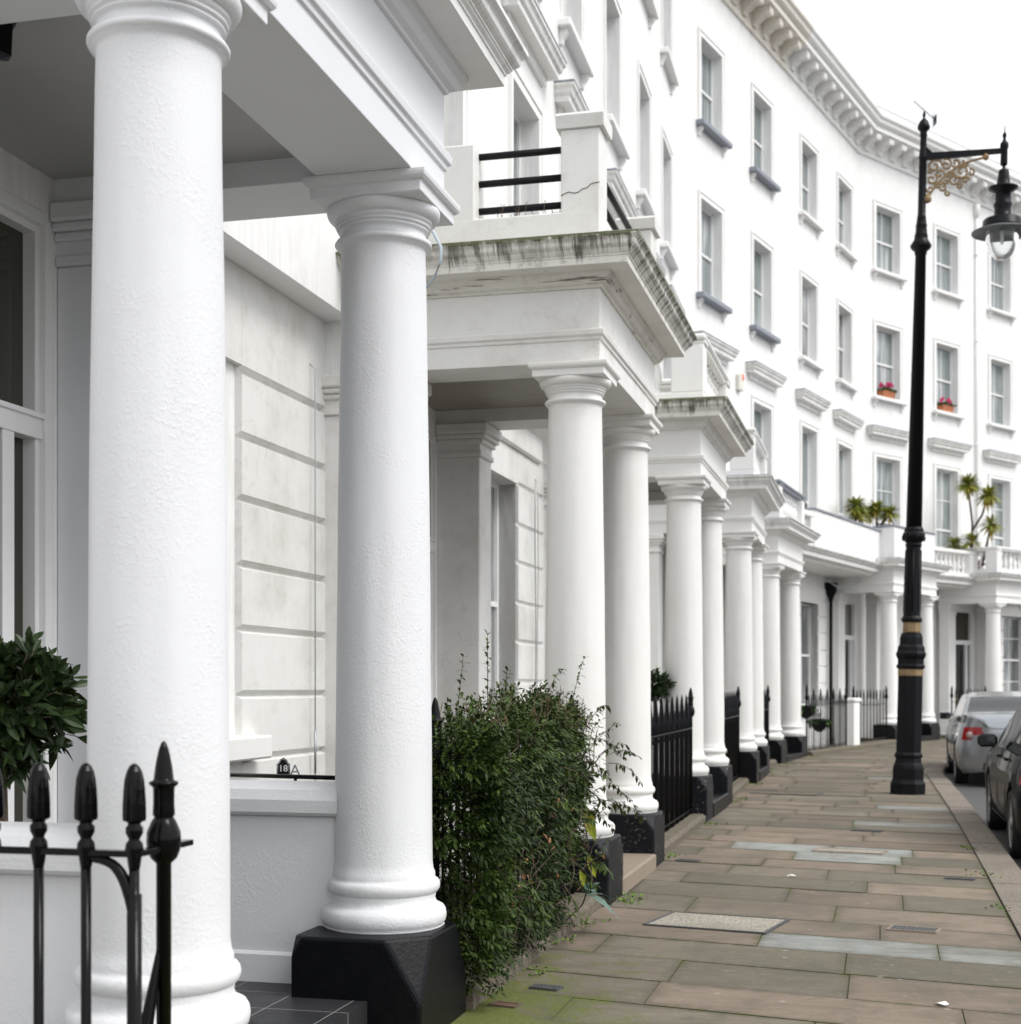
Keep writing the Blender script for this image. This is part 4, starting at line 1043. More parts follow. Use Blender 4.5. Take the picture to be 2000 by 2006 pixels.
# black drainpipe on house 5
F = wframe(33.55, 0, .12)
t = thing('drainpipe', 'black drainpipe with hopper head beside the far ground floor window', 'drainpipe', F)
mb = MB(); mb.tube([(0, 0, -.3), (0, 0, 3.75)], .045, 12); obj('pipe', mb, M['iron_far'], t, F)
mb = MB(); mb.lathe([(.05, 3.6), (.07, 3.7), (.15, 3.85), (.16, 4.0), (.17, 4.02), (.17, 4.06)], 0, 0, 12); obj('hopper', mb, M['iron_far'], t, F)
for L, lab in ((42.3, 'thin white drainpipe on the upper wall right of the flower boxes'),):
    F = wframe(L, 0, .06); t = thing('drainpipe', lab, 'drainpipe', F); mb = MB(); mb.tube([(0, 0, 4.6), (0, 0, 15.5)], .035, 8); obj('pipe', mb, M['trim'], t, F)
    for z in (6, 8.5, 11.5, 14): mb = MB(); mb.lathe([(.036, z), (.048, z + .01), (.048, z + .06), (.036, z + .07)], 0, 0, 10); obj('collar', mb, M['trim'], t, F)
    mb = MB(); mb.lathe([(.036, 15.1), (.09, 15.3), (.1, 15.5)], 0, 0, 10); obj('hopper', mb, M['trim'], t, F)
# loose cable under balcony
mb = MB(); F = wframe(33.0, 0, .2)
mb.tube([(.0 + .07 * i, .1 * i, 4.1 - .25 * math.sin(i / 9 * math.pi) + .01 * i) for i in range(10)], .012, 6)
o = obj('cable', mb, M['cable'], None, F); tag(o, 'dark slack cable looped under the far panelled balcony', 'cable')
F = frame(VA[0], VA[1], a1)
mb = MB(); P = [Vector(p) for p in ((.66, 5.42, 4.62), (.72, 5.4, 4.55), (.77, 5.4, 4.45), (.77, 5.4, 4.36), (.72, 5.42, 4.26), (.62, 5.5, 4.2))]
mb.tube(P, .011, 8); o = obj('cable', mb, M['cable'], None, F); tag(o, 'pale blue cable looping beside the near capital and the streaked cornice', 'cable')

FPL = Matrix.Translation((-1.735, 5.0, 3.62)); t = thing('porch_lantern', 'black hanging porch lantern at the top left edge of the picture', 'lantern', FPL)
mb = MB(); mb.lathe([(.01, 0), (.05, .01), (.055, .12), (.07, .125), (.02, .17), (.006, .18), (.006, .2)], 0, 0, 6, False); obj('lantern_body', mb, M['iron'], t, FPL)
# ------------------------------------------------------------------ lamp post
def lamp():
    bx, by = 5.31, 19.8; F = frame(bx, by, a1, gz(by)) @ Matrix.Rotation(R(1.35), 4, 'Y')
    t = thing('street_lamp', 'tall black iron street lamp with gold bands and a lantern hung from a scrolled arm', 'street lamp', F)
    def zz(y): return (1562 - y) / 146.5
    A = [(.235, 1564), (.235, 1541), (.222, 1538), (.208, 1533), (.206, 1512), (.198, 1506), (.178, 1500), (.172, 1491), (.19, 1489), (.19, 1485), (.168, 1480), (.165, 1331)]
    mb = MB(); mb.lathe([(r * 1.04, zz(y)) for r, y in A], 0, 0, 8, False, rot=R(22.5)); obj('base', mb, M['iron_far'], t, F, .006)
    mb = MB(); mb.lathe([(.172, zz(1331)), (.176, zz(1330)), (.176, zz(1319)), (.172, zz(1318))], 0, 0, 8, False, rot=R(22.5)); obj('gold_band', mb, M['gold'], t, F); mb = MB(); mb.lathe([(.12, zz(1246)), (.124, zz(1244)), (.122, zz(1227)), (.118, zz(1226))], 0, 0, 8, False, rot=R(22.5)); obj('gold_band', mb, M['gold'], t, F)
    B = [(.17, 1318), (.195, 1315), (.197, 1311), (.178, 1308), (.18, 1298), (.203, 1292), (.206, 1287), (.19, 1283), (.185, 1275), (.16, 1270), (.155, 1256), (.14, 1250), (.136, 1247)]
    mb = MB(); mb.lathe([(r * 1.02, zz(y)) for r, y in B], 0, 0, 8, False, rot=R(22.5)); obj('moulding', mb, M['iron_far'], t, F, .005)
    C = [(.125, 1226), (.138, 1223), (.138, 1219), (.115, 1214), (.098, 1080), (.11, 1075), (.1, 1071), (.13, 1066), (.145, 1058), (.142, 1052), (.125, 1049), (.13, 1046), (.115, 1040)]
    mb = MB(); mb.lathe([(r, zz(y)) for r, y in C], 0, 0, 16, False)
    for q in range(8):
        a = math.pi * 2 * q / 8; mb.box(0, 0, 0, 0, 0, 0) if 0 else None
        mb.tube([(.108 * math.cos(a), .108 * math.sin(a), zz(1205)), (.1 * math.cos(a), .1 * math.sin(a), zz(1085))], .01, 6)
        mb.tube([(.135 * math.cos(a), .135 * math.sin(a), zz(1066)), (.15 * math.cos(a + .3), .15 * math.sin(a + .3), zz(1060)), (.138 * math.cos(a + .4), .138 * math.sin(a + .4), zz(1053))], .014, 6)
    obj('lower_shaft', mb, M['iron_far'], t, F)
    Dp = [(.105, 1041), (.07, 508), (.085, 506), (.078, 502), (.13, 495), (.142, 490), (.1, 480), (.085, 474), (.092, 472), (.078, 466), (.075, 460), (.07, 454), (.078, 452), (.07, 448), (.058, 436), (.062, 434), (.053, 432), (.05, 322), (.058, 320), (.057, 316), (.05, 310), (.044, 300), (.042, 278), (.052, 275), (.045, 271), (.05, 266), (.08, 262), (.084, 258), (.06, 248), (.03, 243), (.014, 240), (.022, 236), (.02, 232), (.004, 226)]
    mb = MB(); mb.lathe([(r, zz(y)) for r, y in Dp], 0, 0, 20, True); obj('shaft', mb, M['iron_far'], t, F)
    ax = 1.03; za = zz(317); ze = zz(314)
    mb = MB(); pts = [(.0, 0, za), (ax, 0, ze)]
    mb.prism([(.03, za - .045), (ax, ze - .03), (ax, ze + .03), (.12, za + .05), (.05, za + .12), (.03, za + .12)], -.028, .028); obj('arm', mb, M['iron_far'], t, F)
    # scrolled gold bracket
    mb = MB()
    main = [(.055 + .75 * (i / 16) ** 1.25, 0, zz(405) + (za - .06 - zz(405)) * (1 - (1 - i / 16) ** 1.9)) for i in range(17)]
    mb.tube(main, .017, 8)
    def spiral(cx, cz, r0, a0, turns, sgn=1, th=.016):
        mb.tube([(cx + r0 * (1 - .8 * i / 18) * math.cos(a0 + sgn * turns * 6.283 * i / 18), 0, cz + r0 * (1 - .8 * i / 18) * math.sin(a0 + sgn * turns * 6.283 * i / 18)) for i in range(19)], th, 6)
    for (cx, cz, r0, a0, tn, sg_) in ((.15, -.13, .1, 0, 1.3, 1), (.3, -.12, .08, 2, 1.3, -1), (.42, -.1, .06, 4, 1.1, 1), (.12, -.3, .075, 1, 1.2, -1), (.1, -.43, .05, 3, 1.1, 1), (.5, -.22, .1, 3.1, 1.3, 1), (.4, -.32, .08, .5, 1.3, -1), (.27, -.42, .06, 1.5, 1.2, 1), (.55, -.34, .05, 0, 1.1, 1), (.33, -.5, .04, 2, 1, 1), (.22, -.24, .07, 5, 1.2, 1), (.47, -.41, .04, 1, 1, -1), (.2, -.38, .05, 2, 1, 1), (.36, -.25, .05, 4, 1, -1), (.55, -.12, .05, 2, 1, 1), (.1, -.2, .04, 0, 1, 1), (.62, -.24, .05, 2, 1, -1), (.3, -.34, .04, 3, 1, 1)):
        spiral(cx, za + cz, r0, a0, tn, sg_)
    mb.lathe([(.005, zz(408)), (.05, zz(404)), (.055, zz(398)), (.03, zz(392)), (.005, zz(388))], .07, 0, 10)
    mb.lathe([(.004, ze - .12), (.03, ze - .1), (.045, ze - .06), (.03, ze - .03)], .8, 0, 10); obj('scroll_bracket', mb, M['gold'], t, F)
    mb = MB(); P = [(.042, 342), (.047, 338), (.045, 312), (.055, 308), (.055, 300), (.03, 296), (.018, 291), (.028, 285), (.02, 280), (.008, 278), (.006, 268), (.001, 264)]
    mb.lathe([(r, zz(y)) for r, y in P], ax, 0, 16); obj('finial', mb, M['iron_far'], t, F)
    mb = MB(); P = [(.27, 464), (.256, 461), (.25, 449), (.23, 446), (.11, 443), (.11, 432), (.105, 428), (.12, 420), (.12, 417), (.104, 413), (.1, 396), (.19, 388), (.19, 385), (.11, 383), (.085, 378), (.082, 370), (.075, 366), (.07, 355), (.06, 351), (.02, 349), (.02, 340)]
    mb.lathe([(r, zz(y) ) for r, y in P], ax, 0, 32); obj('lantern', mb, M['iron_far'], t, F)
    mb = MB(); mb.lathe([(.2, zz(465)), (.39, zz(473)), (.392, zz(471)), (.3, zz(466)), (.2, zz(462))], ax, 0, 40); obj('lantern_brim', mb, plain('grey_brim', (.16, .17, .18), .5), t, F)
    mb = MB(); ou = [(.215 * math.cos(a / 12 * 1.5708) ** .8, zz(469) - .38 * math.sin(a / 12 * 1.5708)) for a in range(12)] + [(.003, zz(469) - .382)]
    pr = ou + [(max(.002, r_ - .006), z_ + .006) for r_, z_ in reversed(ou)]; mb.lathe(pr, ax, 0, 28); mb.f = mb.f[:-2]; mb.sm = mb.sm[:-2]; mb.mi = mb.mi[:-2]; obj('glass_bowl', mb, M['bowl'], t, F)
    mb = MB(); mb.lathe([(.012, zz(470) - .17), (.022, zz(470) - .14), (.02, zz(470) - .05), (.03, zz(466))], ax, 0, 12); obj('bulb', mb, M['joinery'], t, F)
lamp()

# ------------------------------------------------------------------ plants
def leaf(vs, fs, sh, p, dir_, up, ln, w, s, fold=.15, droop=0):
    """pointed oval leaf of six faces"""
    d = dir_.normalized(); side = d.cross(up)
    if side.length < 1e-4: side = d.cross(Vector((1, 0, 0)))
    side.normalize(); nrm = side.cross(d); o = len(vs)
    st = ((0, .06), (.3, .8), (.55, 1), (.82, .55), (1, 0.02))
    for (t, k) in st:
        c = p + d * ln * t + Vector((0, 0, -1)) * droop * ln * t * t
        vs.append(c - side * w * k + nrm * w * fold * k); vs.append(c); vs.append(c + side * w * k + nrm * w * fold * k)
        sh += [s, s * .9, s]
    for i in range(4):
        b_ = o + i * 3; fs.append((b_, b_ + 1, b_ + 4, b_ + 3)); fs.append((b_ + 1, b_ + 2, b_ + 5, b_ + 4))
def rv(r): 
    while True:
        v = Vector((r.uniform(-1, 1), r.uniform(-1, 1), r.uniform(-1, 1)))
        if .05 < v.length < 1: return v.normalized()
def fobj(name, vs, fs, sh, mat, parent, F):
    mb = MB(); mb.v = [tuple(v) for v in vs]; mb.f = fs; mb.sm = [False] * len(fs); mb.mi = [0] * len(fs); mb.shade = sh
    return obj(name, mb, mat, parent, F)

def topiary(x, y, z0, zc, rad, n, label, seed, trunk_r=.018, lf=.075):
    r = random.Random(seed); F = Matrix.Translation((x, y, z0)); t = thing('bay_tree', label, 'tree', F)
    mb = MB(); mb.lathe([(.13, 0), (.17, .28), (.185, .3), (.185, .33), (.16, .33), (.15, .3)], 0, 0, 24); obj('pot', mb, M['plinth'], t, F)
    zc = zc - z0; mb = MB(); mb.tube([(.0, 0, .28), (.008, .005, zc * .5), (0, 0, zc)], trunk_r, 10, True, trunk_r * .7)
    tips = []
    for i in range(n // 9):
        v = rv(r); v.z *= .85; e = rad * r.uniform(.72, 1.04) ; p = Vector((0, 0, zc)) + v * e * (1 + .1 * noise.noise(v * 2.5)); tips.append((p, v))
        mb.tube([(v.x * .02, v.y * .02, zc - .08), tuple(Vector((0, 0, zc)) + v * e * .55 + Vector((0, 0, -.02))), tuple(p)], .004, 5, True, .0015)
    obj('trunk', mb, M['bark'], t, F)
    vs, fs, sh = [], [], []
    for (p, v) in tips:
        for q in range(9):
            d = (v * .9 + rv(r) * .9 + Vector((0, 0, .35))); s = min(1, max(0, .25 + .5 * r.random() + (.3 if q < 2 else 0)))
            leaf(vs, fs, sh, p - v * q * .012 * (lf / .075), d, rv(r), lf * r.uniform(.7, 1.25), lf * .19, s, .3, .15)
    fobj('foliage', vs, fs, sh, M['bay'], t, F)
    return t
topiary(-1.93, 5.62, .16, 1.42, .30, 1700, 'clipped bay tree on a bare stem at the left edge beside the front door', 5, .02, .088)
topiary(4.15, 15.0 + .3, .0, 1.38, .2, 700, 'small distant bay tree half hidden behind the second porch columns', 9, .015, .06) if 0 else None
p_ = smooth(13.15, .5); topiary(1.56, 16.1, .15, 1.52, .2, 900, 'small bay tree glimpsed between the second and third porch columns', 9, .015, .07)

def jasmine():
    r = random.Random(21); (x0, y0), (x1, y1) = smooth(2.55, 1.66), smooth(5.75, 1.66)
    F = frame(x0, y0, a1); ln = 3.15
    t = thing('climbing_shrub', 'dense dark green jasmine climber covering the railing between the first two porches', 'shrub', F)
    def env(y):  # top height of the mass and how thick it is
        u = y / ln; top = 1.24 + .16 * math.exp(-((u - .42) / .3) ** 2) + .05 * noise.noise(Vector((y * 2.3, 0, 0)))
        if u > .8: top -= (u - .8) * .4
        return top + .07 * noise.noise(Vector((y * 5, 4, 1)))
    vs, fs, sh = [], [], []; tw = MB()
    N = 8600
    for i in range(N):
        cap_ = i % 5 == 0; y = r.uniform(-.14, .12) if cap_ else r.uniform(-.12, ln * .76) if r.random() < .94 else r.uniform(1.2, ln * .92)
        top = env(y); z = .1 + (top - .08) * (r.random() ** .8)
        thick = .17 + .13 * noise.noise(Vector((y * 2.0, z * 2.6, 3))) + .08 * math.exp(-((z - .95) / .3) ** 2)
        lowfade = max(0, (y / ln - .55) / .3); thick *= 1 - .5 * max(0, (y / ln - .5) / .5)
        if z < .95 * lowfade and r.random() < .93: continue
        if y > ln * .9 and z < .55 and r.random() < .9: continue
        hole = noise.noise(Vector((y * 5, z * 5, 9)))
        if hole < -.17 and z < 1.12: continue
        side = r.random(); x = thick * (side ** .5) * (1 if r.random() < .75 else -.8)
        if cap_: x = r.uniform(-.16, .26)
        p = Vector((x, y, z)); out = Vector((x * 3 + .25, r.uniform(-1, 1) * .7 - .15, r.uniform(-.4, .6) + (.7 if z > top - .1 else 0)))
        clump = noise.noise(Vector((y * 2.2, z * 2.2, x * 3 + 40)))
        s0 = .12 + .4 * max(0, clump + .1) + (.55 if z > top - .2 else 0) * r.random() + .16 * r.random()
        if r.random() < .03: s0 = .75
        # sprig: pinnate, five to seven leaflets
        d = out.normalized(); sd = d.cross(rv(r)).normalized(); big = r.choice((.8, 1, 1, 1.35)); L = r.uniform(.045, .09) * big
        for q in range(3):
            c = p + d * L * (q + .4) / 3.2
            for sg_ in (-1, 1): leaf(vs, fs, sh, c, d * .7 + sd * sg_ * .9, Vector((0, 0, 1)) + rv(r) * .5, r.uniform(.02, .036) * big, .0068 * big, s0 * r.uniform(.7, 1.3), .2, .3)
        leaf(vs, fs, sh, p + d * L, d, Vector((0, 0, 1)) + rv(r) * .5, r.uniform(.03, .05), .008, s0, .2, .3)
    # long escaping shoots
    shoots = [(.5, 1.3, -.1, .0, .35, 10), (.75, 1.35, .0, -.15, .45, 10), (1.6, 1.38, .1, .3, .3, 9), (2.2, 1.3, .12, .3, .45, 9), (2.75, 1.05, .25, .45, .1, 8), (2.85, 1.0, .25, .5, -.02, 8), (2.9, .85, .25, .5, -.12, 8), (2.95, .72, .25, .45, .0, 7), (2.4, 1.25, .2, .5, .25, 9), (.2, 1.25, .05, -.1, .2, 8), (1.1, 1.36, .0, -.1, .25, 9)]
    for k in range(18): shoots.append((r.uniform(.1, 2.4), 1.2, .12, r.uniform(-.25, .3), r.uniform(.1, .26), 7))
    for k in range(16): shoots.append((r.uniform(2.0, 2.4), r.uniform(.65, 1.2), r.uniform(.12, .26), r.uniform(.2, .6), r.uniform(-.1, .25), 8))
    for k in range(26): shoots.append((r.uniform(.1, 2.5), r.uniform(.35, 1.1), r.uniform(.2, .28), r.uniform(-.2, .3), r.uniform(-.2, .2), 6))
    for (y, z, x, dy, dz, m_) in shoots:
        pts = [Vector((x + .13 * i / m_ * (1 if x > .2 else .3), y + dy * i / m_, z + dz * i / m_ - .25 * abs(dy) * (i / m_) ** 2.5)) for i in range(m_ + 1)]
        tw.tube(pts, .003, 5, True, .0012)
        for i in range(2, m_ + 1):
            for sg_ in (-1, 1, 0):
                d = (pts[i] - pts[i - 1]).normalized() + rv(r) * .8
                leaf(vs, fs, sh, pts[i], d + Vector((0, 0, -.3)), Vector((0, 0, 1)), r.uniform(.03, .055), .008, r.uniform(.4, .85), .2, .3)
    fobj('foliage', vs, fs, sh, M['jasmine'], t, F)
    for k in range(150):
        y = r.uniform(0, ln * .85); z = r.uniform(.1, env(y) - .1); p = Vector((r.uniform(.02, .24), y, z)); q = [p]
        for i in range(5): p = p + Vector((r.uniform(-.03, .03), r.uniform(-.07, .07), r.uniform(-.03, .12))); q.append(p)
        tw.tube(q, .003, 5)
    obj('stems', tw, M['bark'], t, F)
    tg = MB()   # fine reddish seed twigs on top
    for k in range(70):
        y = r.uniform(.1, 2.6); p = Vector((r.uniform(-.12, .25), y, env(min(y, ln)) - .12)); q = p + Vector((r.uniform(-.05, .08), r.uniform(-.1, .12), r.uniform(.1, .24)))
        tg.tube([p, q], .0016, 4)
        for i in range(4): tg.tube([p + (q - p) * (.55 + .12 * i), p + (q - p) * (.55 + .12 * i) + rv(r) * .04], .0016, 4)
    obj('seed_twigs', tg, M['dry_twig'], t, F)['kind'] = 'stuff'
    for (y, z, s_) in ((2.5, .78, 1), (2.7, .42, .6), (2.45, .35, .6)):
        vs, fs, sh = [], [], []; leaf(vs, fs, sh, Vector((.14, y, z)), Vector((.3, .45, -1)), Vector((.3, -1, .2)), .27 * s_, .042 * s_, .5, .2, .1)
        fobj('yellow_leaf', vs, fs, sh, M['yellow_leaf'], t, F)
    vs, fs, sh = [], [], []
    for k in range(34): leaf(vs, fs, sh, Vector((r.uniform(.2, .34), r.uniform(.3, 1.1) if k < 22 else r.uniform(.2, 2.6), r.uniform(.3, .95))), rv(r) + Vector((0, 0, -.8)), rv(r), .03, .009, .5, .4, .3)
    fobj('dry_leaves', vs, fs, sh, M['brown_leaf'], t, F)
    return F
FJ = jasmine()
# blue-green weed at the foot of the climber
r = random.Random(4); Fw = FJ @ Matrix.Translation((.25, 2.0, .1)); tw_ = thing('weed', 'blue green broad leaved weed at the foot of the climber by the pavement', 'plant', Fw)
vs, fs, sh = [], [], []
for (dx, dy, dz, l) in ((.5, .35, .12, .22), (.55, -.25, .0, .2), (.3, -.5, .5, .2), (.3, .3, .6, .19), (.5, .1, -.15, .24), (.15, .5, .8, .17), (.6, .6, .05, .2)):
    leaf(vs, fs, sh, Vector((.02, 0, .16)), Vector((dx, dy, dz)), Vector((0, 0, 1)), l, .034, .5, .15, .5)
fobj('leaves', vs, fs, sh, M['blue_leaf'], tw_, Fw)
mb = MB(); mb.tube([(-.1, 0, 0), (0, 0, .1), (.02, 0, .16)], .005, 6); obj('stem', mb, M['bark'], tw_, Fw)
# small tufts of grass and moss along the wall foot
vs, fs, sh = [], [], []; r = random.Random(31)
spots = [(smooth(L, d), n) for (L, d, n) in ((5.95, 1.95, 16), (6.2, 1.93, 10), (8.6, 1.86, 9), (11.6, 1.88, 12), (14.5, 1.86, 14), (15, 1.9, 8), (17.7, 1.9, 12), (20.6, 1.9, 16), (21.4, 1.95, 10), (22.5, 1.95, 10), (23.3, 2.0, 14), (26.3, 1.9, 10), (3.4, 1.85, 6), (4.3, 1.84, 8), (5.0, 1.85, 6), (30.2, 1.8, 14), (31.5, 1.8, 14), (33, 1.8, 16), (9.9, 4.43, 8), (8.0, 4.44, 7), (6.2, 4.44, 6))]
for ((x, y), n) in spots:
    for k in range(n * 3):
        p = Vector((x + r.gauss(0, .06), y + r.gauss(0, .1), gz(y))); leaf(vs, fs, sh, p, Vector((r.uniform(-1, 1), r.uniform(-1, 1), .9)), rv(r), r.uniform(.02, .05), .008, r.uniform(.5, 1), .2, .4)
o = fobj('grass_tufts', vs, fs, sh, leafmat('weed_green', (.05, .1, .02), (.13, .22, .03)), None, Matrix()); tag(o, 'small green weeds growing in the joints at the pavement edge', 'weeds', kind='stuff')

def rosette(vs, fs, sh, c, n, l, w, r, s0=.3, s1=1.0, low=-.5):
    for k in range(n):
        a = r.uniform(0, 6.283); e = r.uniform(low, 1.0); d = Vector((math.cos(a) * math.cos(e), math.sin(a) * math.cos(e), math.sin(e)))
        leaf(vs, fs, sh, c, d, Vector((0, 0, 1)), l * r.uniform(.75, 1.1), w, r.uniform(s0, s1), .1, .25)
def yucca(pos, label, heads, stems, seed, pot=None, l=.4):
    r = random.Random(seed); F = Matrix.Translation(pos) @ Matrix.Rotation(R(-42), 4, 'Z'); t = thing('yucca', label, 'plant', F); vs, fs, sh = [], [], []
    for (c, n) in heads: rosette(vs, fs, sh, Vector(c), int(n * 1.5), l, .026, r)
    fobj('foliage', vs, fs, sh, M['yucca'], t, F)
    vs, fs, sh = [], [], []
    for (c, n) in heads: rosette(vs, fs, sh, Vector(c) - Vector((0, 0, .05)), n // 2, l * .85, .024, r, low=-1.3)
    fobj('dry_leaves', vs, fs, sh, M['ochre_leaf'], t, F)
    mb = MB()
    for s in stems: mb.tube(s, .035, 8, True, .03)
    mb.lathe([(.14, -.3), (.18, -.02), (.19, 0), (.16, 0)], 0, 0, 16)
    obj('trunk', mb, M['bark'], t, F)
def U(px, py, Y): return unproj(px, py, Y)
# on porch 5 balcony (behind its solid parapet) and on the far balcony
z5 = 5.55
yucca((8.6, 36.9, z5), 'yellow green yucca behind the solid balcony panel left of the lamp post', [((0, 0, .45), 130), ((.1, 0, .2), 60)], [[(0, 0, -.1), (0, 0, .45)]], 1, l=.42)
yucca((9.3, 37.6, z5), 'bushy yucca clump with black tub beside the lamp post on the panelled balcony', [((0, 0, .5), 90), ((.3, .1, .35), 80), ((-.25, .1, .42), 60)], [[(0, 0, -.1), (0, 0, .5)], [(.05, 0, -.1), (.25, .1, .35)]], 2, l=.34)
yucca((12.55, 40.9, 4.9), 'tall branching yucca on the far balustraded balcony', [((.1, 0, 2.2), 130), ((.68, 0, 1.85), 110), ((.75, .0, 1.05), 60), ((.2, 0, .6), 70), ((-.3, 0, .55), 60)],
      [[(.2, 0, -.1), (.22, 0, 1.1), (.1, 0, 2.1)], [(.22, 0, .9), (.5, 0, 1.3), (.68, 0, 1.8)], [(.5, 0, -.1), (.75, 0, 1.0)]], 3, l=.46)
def flowerbox(px, py, L, label, seed):
    r = random.Random(seed); (x, y), a = wallp(L); F = frame(x, y, a, 9.26) @ Matrix.Translation((-.03, .12, .0)); t = thing('flower_box', label, 'flower box', F, 'flower boxes on the far window sills')
    mb = MB(); mb.prism([(-.09, 0), (.09, 0), (.12, .2), (-.12, .2)], -.28, .28); obj('trough', mb, M['terracotta'], t, F, .01)
    vs, fs, sh = [], [], []
    for k in range(260): leaf(vs, fs, sh, Vector((r.uniform(-.1, .12), r.uniform(-.3, .3), .2)), rv(r) + Vector((0, 0, 1)), rv(r), r.uniform(.06, .15), .03, r.random(), .3, .2)
    fobj('foliage', vs, fs, sh, M['flower_green'], t, F); vs, fs, sh = [], [], []
    for k in range(9):
        c = Vector((r.uniform(-.02, .14), r.uniform(-.28, .28), r.uniform(.27, .42)))
        for q in range(26): leaf(vs, fs, sh, c + rv(r) * .02, rv(r), rv(r), .055, .022, .5, .3, 0)
    fobj('flowers', vs, fs, sh, M['pink'], t, F)
flowerbox(1727, 760, 37.6, 'terracotta flower box with pink geraniums on the sill just left of the lamp post', 1)
flowerbox(1847, 790, 40.6, 'terracotta flower box with pink geraniums on the sill right of the lamp post', 2)
# alarm box
F = wframe(27.35, 7.72, .0); t = thing('alarm_box', 'small cream alarm box with orange corner on the wall left of a first floor window', 'alarm box', F)
mb = MB(); mb.cbox(0, .09, -.12, .12, 0, .34, .015); obj('box', mb, M['alarm'], t, F); mb = MB(); mb.cbox(.02, .1, .03, .13, .22, .35, .012); obj('strobe', mb, M['alarm_red'], t, F)
# dark box on balcony
F = wframe(27.9, 5.22, .9); mb = MB(); mb.cbox(-.3, .25, -.35, .35, -.4, .22, .01); mb.tube([(.26, .4, -.3), (.26, .4, .2), (.1, .4, .22)], .015, 6); o = obj('planter_box', mb, M['black_plastic'], None, F); tag(o, 'black planter box on the far stone balustrade', 'planter')
# aerials on roofs
def aerial(pos, label, rz, s=1.0):
    F = Matrix.Translation(pos) @ Matrix.Rotation(rz, 4, 'Z') @ Matrix.Scale(s, 4); t = thing('aerial', label, 'aerial', F)
    mb = MB(); mb.tube([(0, 0, -1.6), (0, 0, 1.0)], .022, 6); obj('mast', mb, M['steel'], t, F)
    mb = MB(); mb.tube([(.1, 0, .7), (-.75, 0, 1.45)], .014, 6)
    for i in range(12):
        x = .05 - .07 * i; z = .745 + .0617 * i; mb.tube([(x, -.12, z), (x, .12, z)], .012, 5)
    mb.box(.06, .1, -.15, .15, .55, .9); obj('antenna', mb, M['iron_far'], t, F)
aerial(unproj(1828, 272, 42.5), 'television aerial pointing up left above the lamp post', 0.0, .75)


rw = random.Random(77); mbw = MB(); Fw2 = frame(*wallp(5.98)[0], a1) @ Matrix.Translation((1.25, -.13, 4.72))
for k in range(16):
    x0 = rw.uniform(-.22, .25); p = Vector((x0, rw.uniform(-.05, .05), 0)); q = p + Vector((rw.uniform(-.06, .06), 0, rw.uniform(.05, .13))); mbw.tube([p, q], .0018, 4)
    for i in range(3): b_ = p.lerp(q, .5 + .2 * i); mbw.tube([b_, b_ + rv(rw) * .03], .0014, 4)
o = obj('dry_weeds', mbw, M['dry_twig'], None, Fw2); tag(o, 'dry brown weeds growing on the ledge under the black tube rails', 'weeds', kind='stuff')
# baluster ornament pot: single loose baluster on the third porch side is part of its balustrade
# flowers behind far balustrade
r = random.Random(8); F = FP6 @ Matrix.Translation((.9, .12, 4.7)); t = thing('hanging_flowers', 'pink and red flowers seen through the far balusters', 'flowers', F)
vs, fs, sh = [], [], []
for k in range(140): leaf(vs, fs, sh, Vector((r.uniform(-.25, .25), r.uniform(0, .15), r.uniform(-.1, .35))), rv(r), rv(r), .08, .03, r.random(), .3, 0)
fobj('foliage', vs, fs, sh, M['flower_green'], t, F); vs, fs, sh = [], [], []
for k in range(60): leaf(vs, fs, sh, Vector((r.uniform(-.25, .25), r.uniform(-.04, .1), r.uniform(-.1, .35))), rv(r), rv(r), .06, .03, .5, .3, 0)
fobj('flowers', vs, fs, sh, M['pink'], t, F)
# planters hanging on far railing
for i, (L, lab) in enumerate(((27.6, 'wide dark hanging planter with rust coloured plants on the far railing'), (28.5, 'round hanging basket planter set lower on the far railing'))):
    F = Matrix.Translation((*smooth(L, 1.4), gz(29) + (.95 if i == 0 else .65))); t = thing('hanging_planter', lab, 'planter', F, 'planters on the far railing')
    mb = MB(); mb.lathe([(.05, -.22), (.14, -.15), (.2, 0), (.21, .02)], 0, 0, 14); obj('basket', mb, M['black_plastic'], t, F)
    vs, fs, sh = [], [], []; r = random.Random(i + 60)
    for k in range(160): leaf(vs, fs, sh, Vector((r.uniform(-.2, .2), r.uniform(-.2, .2), 0)), rv(r) + Vector((0, 0, .4)), rv(r), .12, .03, r.random(), .3, .4)
    fobj('foliage', vs, fs, sh, M['flower_green'], t, F)
# white pier between the two far railings
F = wframe(30.15, 0, 1.55); t = thing('gate_pier', 'low white pier between two far railings', 'pier', F)
mb = MB(); mb.cbox(-.25, .2, -.22, .22, -.1, 1.15, .02); obj('pier_block', mb, M['trim'], t, F); mb = MB(); mb.cbox(-.28, .23, -.25, .25, 1.151, 1.25, .03); obj('pier_cap', mb, M['trim'], t, F)

